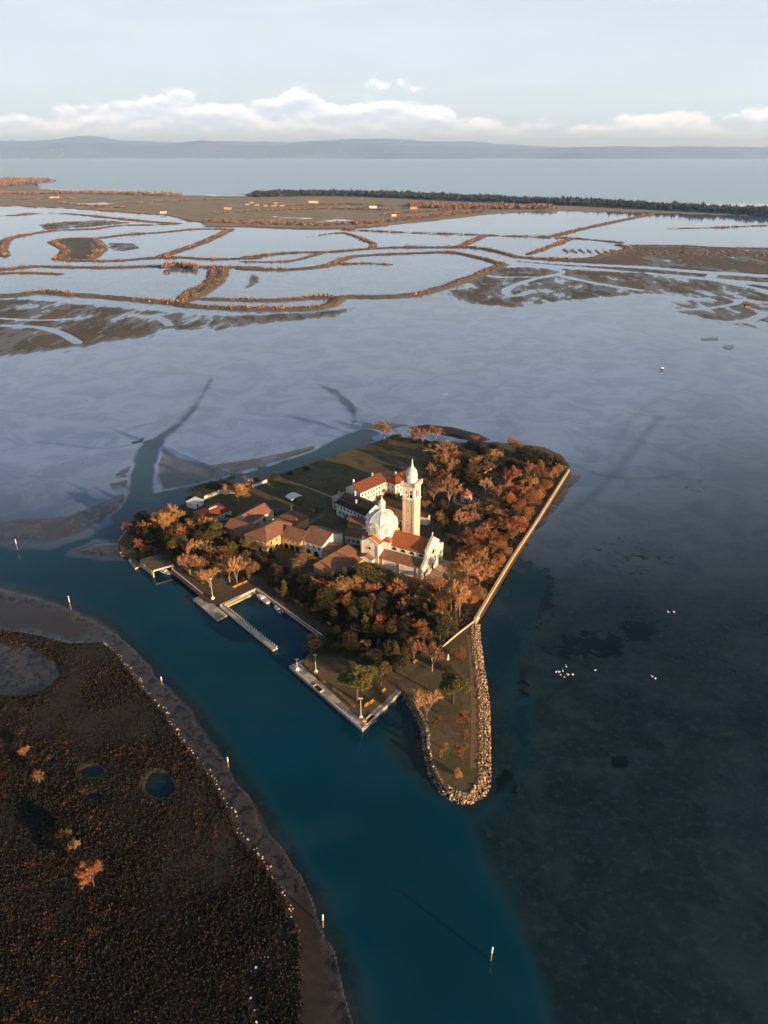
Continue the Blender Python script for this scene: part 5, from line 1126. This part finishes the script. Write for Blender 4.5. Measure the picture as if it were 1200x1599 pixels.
# ------------------------------------------------------------------ trees
def tri_cloud(c, d, w_, up=None):       # thin triangles from c along d (length in d) with base width w_
    side = np.cross(d, rng.normal(size=d.shape)); side /= np.linalg.norm(side, axis=1)[:, None]+1e-9
    return np.stack([c-side*w_[:, None]*.5, c+side*w_[:, None]*.5, c+d], 1).reshape(-1, 3)
def leaf_cloud(c, s_, r):               # random leaf-clump triangles
    n = len(c); a = r.normal(size=(n, 3)); b = r.normal(size=(n, 3)); a /= np.linalg.norm(a, axis=1)[:, None]; b /= np.linalg.norm(b, axis=1)[:, None]
    return np.stack([c-a*s_[:, None]*.6, c+a*s_[:, None]*.6, c+b*s_[:, None]], 1).reshape(-1, 3)
def tri_mesh(name, V, m): return np_mesh(name, V, np.arange(len(V)).reshape(-1, 3), m)
def bare_tree(seed, spread, m_twig, m_bark, fine=1.0, vase=.5):
    """10 m tall bare tree: trunk and limbs as tapered tubes, crown of fine twigs"""
    r = random.Random(seed); wood_ = MB(); tips = []
    def grow(p, d, ln, rad, lev):
        q = p+d*ln; wood_.tube(p, q, rad, rad*.62, 6 if lev == 0 else (4 if lev < 2 else 3), False); tips.append((q, d, lev))
        if lev >= 3: return
        for i in range(r.randint(3, 4) if lev else r.randint(5, 7)):
            a = r.random()*6.28; tilt = r.uniform(.35, .95)*spread if lev else r.uniform(.25, .75)*spread
            o = d.orthogonal().normalized(); o.rotate(Matrix.Rotation(a, 3, d)); nd = (d*math.cos(tilt)+o*math.sin(tilt)).normalized(); nd.z += .12; nd.normalize()
            st = p.lerp(q, r.uniform(.55, 1.0) if lev else r.uniform(.5, 1.0)); grow(st, nd, ln*r.uniform(.52, .8) if lev else ln*r.uniform(.75, 1.15), rad*.5, lev+1)
    grow(Vector((0,0,-.2)), Vector((r.uniform(-.06,.06), r.uniform(-.06,.06), 1)).normalized(), 3.4, .22, 0)
    zmax = max(q.z for q, d, l in tips)+.5; k = 10/zmax
    cs, ds = [], []
    for q, d, l in tips:
        if l < 1: continue
        for i in range(int((3, 4, 12, 24)[l]*fine)):
            off = Vector((r.gauss(0,1), r.gauss(0,1), r.gauss(0,1)))*.28; dd = (d+Vector((r.gauss(0,.55), r.gauss(0,.55), r.gauss(.1,.5)))).normalized()*r.uniform(.5, 1.25)
            cs.append(q-d*r.random()*.9+off*.5); ds.append(dd)
    cs, ds = np.array(cs), np.array(ds)
    wood_.v = [(x*k, y*k, z*k) for x, y, z in wood_.v]
    V = tri_cloud(cs*k, ds*k, np.full(len(cs), .095)); xs = np.abs(V[:,:2]).max()
    return wood_.mesh('trunk', m_bark), tri_mesh('crown', V, m_twig), float(np.percentile(np.hypot(V[:,0], V[:,1]), 86))*2
def lump_tree(seed, lobes, m_leaf, m_bark, trunk_h, n, ls, tr=.2):
    """10 m tall evergreen: many leaf-sized faces on overlapping uneven lobes (cx,cy,cz,rx,ry,rz)"""
    r = np.random.default_rng(seed); V = []
    for cx, cy, cz, rx, ry, rz in lobes:
        m = int(n*rx*ry/ sum(l[3]*l[4] for l in lobes)); d = r.normal(size=(m, 3)); d /= np.linalg.norm(d, axis=1)[:, None]
        cl_ = r.normal(size=(26, 3)); cl_ /= np.linalg.norm(cl_, axis=1)[:, None]; near = (d @ cl_.T).max(1)
        rad = (.72+.30*np.clip((near-.75)/.25, 0, 1))*(1-.28*r.random(m)**2.2)
        V.append(leaf_cloud(np.array([cx, cy, cz])+d*rad[:, None]*np.array([rx, ry, rz]), r.uniform(.6, 1.3, m)*ls, r))
    V = np.concatenate(V); wd = MB(); wd.tube((0,0,-.2), (0,0,trunk_h), tr, tr*.7, 6, False)
    for l in lobes[:6]: wd.tube((0,0,trunk_h*.75), (l[0]*.8, l[1]*.8, l[2]), tr*.5, tr*.15, 4, False)
    return wd.mesh('trunk', m_bark), tri_mesh('crown', V, m_leaf), float(np.percentile(np.hypot(V[:,0], V[:,1]), 88))*2
def rl(seed, n, R0, z0, z1, rr, flat=1.):
    r = random.Random(seed); out = []
    for i in range(n):
        a = i*2.4+r.random(); d = R0*math.sqrt((i+.3)/n); z = z0+(z1-z0)*r.random()*(1-.45*(d/R0)**2); q = r.uniform(*rr)
        out.append((d*math.cos(a), d*math.sin(a), z, q, q*r.uniform(.85,1.1), q*flat*r.uniform(.8,1.1)))
    return out
KIND = {'bare': [bare_tree(i, 1.0, M_twig, M_bark) for i in range(4)], 'gold': [bare_tree(20+i, .8, M_gold, M_bark, 1.15) for i in range(2)],
        'rust': [bare_tree(30+i, .85, M_twig2, M_darkbark, 1.5) for i in range(3)],
        'pine': [lump_tree(40+i, rl(i, 13, 3.0, 6.2, 8.6, (1.2,1.9), .62), M_pine, M_darkbark, 6.5, 9000, .27, .28) for i in range(3)],
        'ever': [lump_tree(50+i, rl(9+i, 14, 2.5, 3.0, 8.2, (1.2,2.0), .9), M_ever, M_darkbark, 4, 9000, .25, .25) for i in range(3)],
        'cyp': [lump_tree(60+i, [(0.12*math.sin(j*2.1), .12*math.cos(j*1.7), .9+j*.85, (1.05-.08*j if j > 2 else .85)*.95, (1.05-.08*j if j > 2 else .85)*.95, 1.0) for j in range(10)], M_cyp, M_darkbark, 2, 3600, .2, .16) for i in range(2)],
        'cone': [lump_tree(70, [(.3*math.sin(j*2.3), .3*math.cos(j*2.3), 1.2+j*.9, 2.6-.25*j, 2.6-.25*j, .8) for j in range(10)], M_pine, M_darkbark, 6, 4600, .28, .22)],
        'bush': [lump_tree(80+i, rl(30+i, 9, 4.2, 2.0, 6.0, (2.0,3.6), .9), M_ever, M_darkbark, 2, 5000, .36, .25) for i in range(2)],
        'shrub': [lump_tree(90+i, rl(40+i, 9, 4.2, 2.2, 6.2, (2.0,3.4), .9), M_twig2, M_darkbark, 2, 4500, .32, .2) for i in range(2)]}
NAME = {'bare': ('bare_tree','bare brown tree','tree'), 'gold': ('golden_tree','tall golden bare tree','tree'), 'rust': ('rust_tree','rust brown tree','tree'), 'pine': ('umbrella_pine','olive green umbrella pine','tree'), 'ever': ('evergreen_tree','dark evergreen tree','tree'),
        'cyp': ('cypress','slender cypress','tree'), 'cone': ('conifer','pointed green conifer','tree'), 'bush': ('green_bush','dark green bush','bush'), 'shrub': ('rust_shrub','rust brown shrub','shrub')}
ZONE = [('on the grassy point inside the boulders', lambda x, y: y > 1000 and x > 640), ('on the landing platform side of the wood', lambda x, y: y > 985), ('in the wood between the church front and sea wall', lambda x, y: x > 655 and y > 838),
        ('in the wood between the round chapel and sea wall', lambda x, y: x > 740 and y > 745), ('at the back of the garden behind the bell tower', lambda x, y: x > 660), ('between the church side and the harbour', lambda x, y: x > 500 and y > 870),
        ('between the courtyard and the harbour walk', lambda x, y: x > 405 and y > 850), ('along the lawn and back channel', lambda x, y: y < 790), ('near the boathouse and western tip', lambda x, y: x < 330), ('between the yellow house and the promenade', lambda x, y: True)]
cnt = {}
def plant(kind, xb, yb, yt, wpx, z=GZ):
    h = max(height_of(xb, yb, yt, z), 1.0); wm = wpx*mpp(yb)*1.02; vs_ = KIND[kind]; i = cnt.get(kind, 0); cnt[kind] = i+1; tr_, cr_, W0 = vs_[i % len(vs_)]
    p = P(xb, yb, z); nm, lb, cat = NAME[kind]; zn = next(s_ for s_, f in ZONE if f(xb, yb))
    t = thing(nm, f'{lb} {zn}', cat, (p.x, p.y, z), rnd.random()*6.28, f'{lb}s {zn}'); sx = wm/W0; t.scale = (sx, sx, h/10)
    link('trunk', tr_, t); link('crown', cr_, t); return t
TREES = """bare 666 1124 1078 38;rust 682 1141 1120 15;rust 724 1134 1113 20;rust 725 1162 1137 14;rust 691 1186 1164 19;rust 722 1187 1162 21;shrub 717 1214 1198 13;pine 708 1098 1056 42;bush 704 1050 1035 16;shrub 716 1028 1008 22;bare 675 1048 999 34;bare 695 949 918 16;gold 711 969 908 28;bare 718 964 912 24;bare 705 955 915 22;bare 749 919 884 32;bare 730 916 873 28;shrub 744 936 913 25;bare 639 930 901 42;bare 622 927 903 30;bare 671 944 924 30;ever 687 1000 953 40;ever 671 982 960 25;rust 661 1009 970 30;cone 632 1033 1001 16
bare 641 1014 1000 14;pine 558 1094 1040 50;pine 595 1070 1036 30;ever 578 1046 1019 40;ever 603 1033 996 27;cone 571 995 956 20;rust 595 988 960 24;ever 541 1021 988 40;ever 493 1014 997 36;bare 549 989 975 14;cyp 513 931 907 8;cyp 500 913 895 8;cyp 445 935 904 11;cyp 461 911 891 12;cyp 474 935 912 13;cyp 487 944 924 10;cyp 499 946 928 10;cyp 482 957 943 9;bare 545 938 904 42;pine 578 914 883 48;ever 552 908 886 30;pine 597 920 892 36;gold 258 840 792 36;gold 278 825 790 18;rust 262 815 791 22
ever 234 849 826 22;rust 218 861 842 16;rust 201 835 816 15;ever 222 822 799 26;pine 279 869 835 34;bare 300 881 842 20;bare 298 899 864 30;bare 309 899 868 22;rust 286 835 819 18;pine 308 821 804 22;pine 326 853 829 30;bare 338 877 852 30;bare 359 909 869 30;bare 371 913 868 22;bare 390 905 872 27;bare 328 917 888 30;bush 398 873 858 15;gold 372 785 751 44;bush 318 771 752 45;bush 346 763 745 36;bare 468 895 863 42;bare 691 723 690 44;gold 699 747 710 25;bare 717 725 705 22;cone 738 752 714 32
gold 773 728 701 23;ever 752 716 690 22;bare 802 713 683 27;ever 827 722 694 40;ever 843 723 701 22;ever 852 726 705 20;cyp 866 730 706 8;ever 878 734 713 19;bare 870 746 724 18;bare 701 793 743 35;rust 796 764 727 21;rust 842 759 720 19;bare 822 747 719 14;bare 775 791 755 15;bare 758 773 744 18;rust 859 755 735 15;shrub 831 791 760 25;shrub 845 773 754 20;shrub 824 806 785 17;rust 795 799 767 17;rust 803 811 789 17;rust 806 839 809 34;shrub 820 815 797 15;bare 717 829 797 21;bare 738 822 796 27
rust 775 834 808 25;bare 752 848 822 38;rust 766 855 827 15;shrub 782 859 841 19;bare 770 807 789 36;cyp 692 834 808 8;cyp 698 831 807 6;cyp 704 810 792 7;bare 677 782 755 25;ever 505 938 912 24;ever 525 948 920 28;ever 527 905 890 22;ever 470 915 893 20;ever 455 925 906 16;ever 520 965 940 26;ever 548 962 932 30;ever 575 950 925 28;ever 600 948 922 28;ever 560 1000 975 26;ever 520 1003 980 26;bush 612 960 943 22;bare 628 965 935 26;bare 615 990 962 22;ever 640 975 950 22;bush 590 1015 998 22
bare 650 955 928 26;ever 630 950 930 20;bare 660 925 898 30;bare 686 925 897 28;bare 702 905 876 26;bare 722 893 866 24;rust 735 880 852 26;bare 752 888 860 26;rust 768 872 846 22;shrub 778 880 862 20;rust 742 862 836 22;bare 728 850 824 24;bare 762 898 874 22;shrub 735 945 925 20;rust 728 930 902 22;bare 745 902 880 22;ever 350 868 846 26;ever 365 858 838 24;ever 380 885 862 22;ever 400 895 876 18;ever 415 890 872 18;ever 430 900 880 18;ever 436 915 894 14;ever 345 845 826 24;ever 320 838 818 24
ever 298 850 830 22;ever 265 858 838 20;ever 245 838 818 20;bush 240 815 800 24;bush 285 812 798 20;ever 315 880 858 20;bush 335 898 884 20;ever 330 826 810 22;ever 262 878 858 18;ever 212 842 824 16;shrub 226 862 850 16;bush 210 858 846 14;bush 378 870 856 18;ever 425 877 862 14;bush 446 893 880 14;ever 478 908 890 16;ever 700 772 750 22;ever 716 748 726 20;ever 728 728 706 22;bare 762 742 720 22;rust 686 755 732 20;bare 672 742 722 16;cyp 680 722 702 7;bare 745 735 712 20;ever 785 745 722 20
ever 800 735 712 20;ever 812 742 718 20;bare 790 775 750 20;bare 782 815 794 22;rust 820 765 745 20;bare 835 745 725 18;rust 808 782 758 18;bare 812 800 778 18;ever 790 838 816 20;bare 733 805 785 22;bare 748 800 782 20;ever 690 800 778 16;bare 688 820 796 14;bush 712 808 795 16;rust 760 830 808 20;rust 745 822 802 16;bush 670 850 838 14;bush 705 850 838 14;bare 665 800 780 14;bush 430 745 736 14;bush 453 741 734 9;bush 478 733 726 9;bush 620 686 676 16;bush 640 689 680 20;bush 660 692 682 20
bush 680 696 684 20;bare 600 689 655 26;bare 660 694 668 22;bare 645 690 666 20;bare 680 690 664 20;bush 735 698 686 22;bush 770 700 688 22;bush 712 700 688 18;shrub 742 686 678 14;bush 490 800 790 12;bush 605 772 762 14;bush 590 778 768 16;bush 616 778 768 14;bare 600 775 762 12;bush 388 760 750 14;bush 405 752 743 16;bush 300 782 770 20;bush 360 750 742 14;rust 148 1386 1350 36;bare 62 1224 1206 18;rust 105 1312 1294 18;bare 120 1327 1312 16;rust 40 1182 1168 14"""
for ln in TREES.replace('\n', ';').split(';'):
    k, *n_ = ln.split(); n_ = list(map(float, n_)); plant(k, *n_, z=GZ if n_[0] > 180 else .6)
spots = [o.location.copy() for o in bpy.data.objects if o.parent is None and o.get('category') in ('tree', 'bush', 'shrub')]
rf = random.Random(12)
def fill(poly, n, kinds, hr, gap):      # younger trees filling the gaps of a wood, kept clear of the ones already there
    p = np.array(poly, float); k = 0
    for _ in range(n*14):
        x, y = rf.uniform(p[:,0].min(), p[:,0].max()), rf.uniform(p[:,1].min(), p[:,1].max())
        if not inside(np.array([x]), np.array([y]), p)[0]: continue
        w_ = P(x, y, GZ)
        if min((w_-q_).length for q_ in spots) < gap: continue
        h = rf.uniform(*hr); kd = rf.choice(kinds); plant(kd, x, y, Q((w_.x, w_.y, GZ+h))[1], (h*.28 if kd == 'cyp' else h*rf.uniform(.6, .85))/mpp(y)); spots.append(w_); k += 1
        if k >= n: break
fill([(518,908),(600,928),(655,928),(700,945),(735,950),(700,998),(650,1030),(610,1050),(570,1020),(515,972),(450,926),(425,900),(470,908)], 70, ['ever','ever','ever','bare','bare','rust','cyp'], (6,11), 3.6)
fill([(215,838),(300,815),(345,836),(395,868),(415,888),(380,896),(330,892),(290,874),(230,850)], 36, ['ever','ever','bare','rust','pine'], (5,10), 4.0)
fill([(700,880),(760,805),(850,748),(878,738),(830,812),(765,915),(730,905)], 40, ['bare','bare','rust','rust','shrub','ever'], (5,9), 4.0)
for o in [o for o in bpy.data.objects if o.get('category') in ('shrub',) and Q(o.location)[0] < 180]: o['label'] = 'rust brown shrub on the dark salt marsh'; o['group'] = 'shrubs on the salt marsh'
LM = {'church front': (690,880), 'bell tower': (650,840), 'round chapel': (729,785), 'boathouse': (245,885), 'platform corner mast': (564,1122), 'white shrine': (700,1030), 'cabin cruiser': (410,930), 'yellow hip-roofed house': (410,850), 'red-roofed house': (330,800),
      'cream gable house': (490,860), 'garden hall': (525,880), 'stone hut': (783,706), 'marquee': (459,775), 'far end of the sea wall': (887,736), 'near end of the sea wall': (742,970), 'jetty mast': (332,935), 'western stone landing': (190,862), 'white barn': (410,805),
      'convent block': (620,760), 'tip of the boulder band': (735,1245), 'small motorboat': (434,951), 'church dome': (598,850), 'middle of the sea wall': (812,855), 'arcaded house': (455,858), 'marsh pool': (250,1227)}
ORD = ['nearest', 'second nearest', 'third nearest', 'fourth nearest', 'fifth nearest', 'sixth nearest', 'seventh nearest', 'eighth nearest', 'ninth nearest', 'tenth nearest', 'eleventh nearest', 'twelfth nearest', 'thirteenth nearest', 'fourteenth nearest', 'fifteenth nearest', 'sixteenth nearest', 'seventeenth nearest', 'eighteenth nearest']
LMW = {k: P(*v, GZ) for k, v in LM.items()}; bykind = {}
for o in bpy.data.objects:
    if o.parent is None and o.get('category') in ('tree', 'bush', 'shrub'): bykind.setdefault(o.name.split('.')[0], []).append(o)
lab = {v[0]: v[1] for v in NAME.values()}
for kn, obs in bykind.items():
    rank = {}
    for lm, q in LMW.items():
        for i, o in enumerate(sorted(obs, key=lambda o: (o.location-q).length)): rank.setdefault(o.name, []).append((i, (o.location-q).length, lm))
    for o in obs:
        i, d, lm = min(rank[o.name])
        if i < len(ORD): o['label'] = f'{lab[kn]}, {ORD[i]} of its kind to the {lm}'
# undergrowth of brambles and leaf litter filling the woods
def zone_pts(poly, n):
    p = np.array(poly, float); x = rng.uniform(p[:,0].min(), p[:,0].max(), n*3); y = rng.uniform(p[:,1].min(), p[:,1].max(), n*3); k = inside(x, y, p); return list(zip(x[k][:n], y[k][:n]))
und = []
for poly, n in (([(520,905),(590,915),(655,915),(700,925),(735,915),(742,955),(700,1000),(650,1030),(600,1060),(560,1020),(510,980),(440,930),(405,900),(470,905)], 1500), ([(705,870),(760,800),(850,745),(880,735),(830,812),(760,925),(735,905)], 900), ([(660,700),(760,700),(880,730),(830,760),(740,790),(690,830),(665,800)], 900), ([(200,835),(300,800),(350,830),(400,868),(420,885),(390,905),(330,905),(290,880),(215,865)], 900)):
    und += zone_pts(poly, n)
Cu = np.array([P(x, y, GZ)[:] for x, y in und]); nu = len(Cu)
tag(tufts('undergrowth', Cu, rng.uniform(.7, 2.4, nu), rng.uniform(.4, 1.7, nu), mat('bramble', (.10,.055,.025), (.045,.042,.02), .2, .95), 9, 21), 'low brambles and saplings under the island trees', 'undergrowth', kind='stuff')
# ------------------------------------------------------------------ far farmsteads
def far_house(px, py, L, D, h, mw, mr, label, ang=0, group=None):
    p = P(px, py, 1.2); t = thing('far_house', label, 'house', (p.x, p.y, 1.2), R(ang), group)
    wall_mesh(L, D, h, h+D*.22, 'gx').build('wall', mw, t); roof_parts(L, D, h, h+D*.22, 'gx', .6).build('roof', mr, t)
    for i in range(max(1, int(L/6))): window(t, (3+i*6 if L > 6 else L/2, 0, h*.4), (1,0,0), (0,-1,0), 1.8, 1.8)
for px, py, L in ((383,320,20),(398,321,24),(412,322,20),(424,322,26),(437,322,22),(391,317,18),(428,318,20)): far_house(px, py, L*.7, 9, 4.8, M_tan if px % 2 else M_ochre, M_roof, 'sunlit ochre house of the hamlet among far fields', rnd.uniform(-15,15), 'hamlet houses among the far fields')
far_house(482, 316.5, 36, 12, 4.5, M_white, M_conc2, 'long white shed before the pine wood'); far_house(577, 325, 26, 14, 8, M_white, M_roof, 'white farmhouse beside the pine wood'); far_house(641, 326.5, 24, 14, 8, M_ochre, M_roof, 'ochre farmhouse beside the pine wood')
far_house(78, 309.5, 34, 16, 8, M_tan, M_roof_red, 'red-roofed farm near the brown hedgerow'); far_house(350, 327, 24, 12, 7, M_ochre, M_roof, 'small ochre farm at the edge of the far field'); far_house(250, 333, 18, 10, 6, M_white, M_roof, 'tiny white cottage on the pond bank'); far_house(612, 337.5, 14, 9, 6, M_white, M_roof, 'white cottage in the bank thicket')
# ------------------------------------------------------------------ haze over the gulf
hz = MB().box(-60000, 60000, -3000, 52000, -9, 900)
hm = bpy.data.materials.new('haze'); hm.use_nodes = True; nt = hm.node_tree
for n_ in list(nt.nodes):
    if n_.type == 'BSDF_PRINCIPLED': nt.nodes.remove(n_)
pv = nt.nodes.new('ShaderNodeVolumePrincipled'); pv.inputs['Color'].default_value = (.5, .72, 1, 1); pv.inputs['Absorption Color'].default_value = (1, 1, 1, 1)
pv.inputs['Density'].default_value = 4.4e-5; pv.inputs['Anisotropy'].default_value = .8
nt.links.new(pv.outputs[0], nt.nodes['Material Output'].inputs['Volume'])
tag(hz.build('haze', hm), 'thin blue air over the gulf', 'haze', kind='stuff')
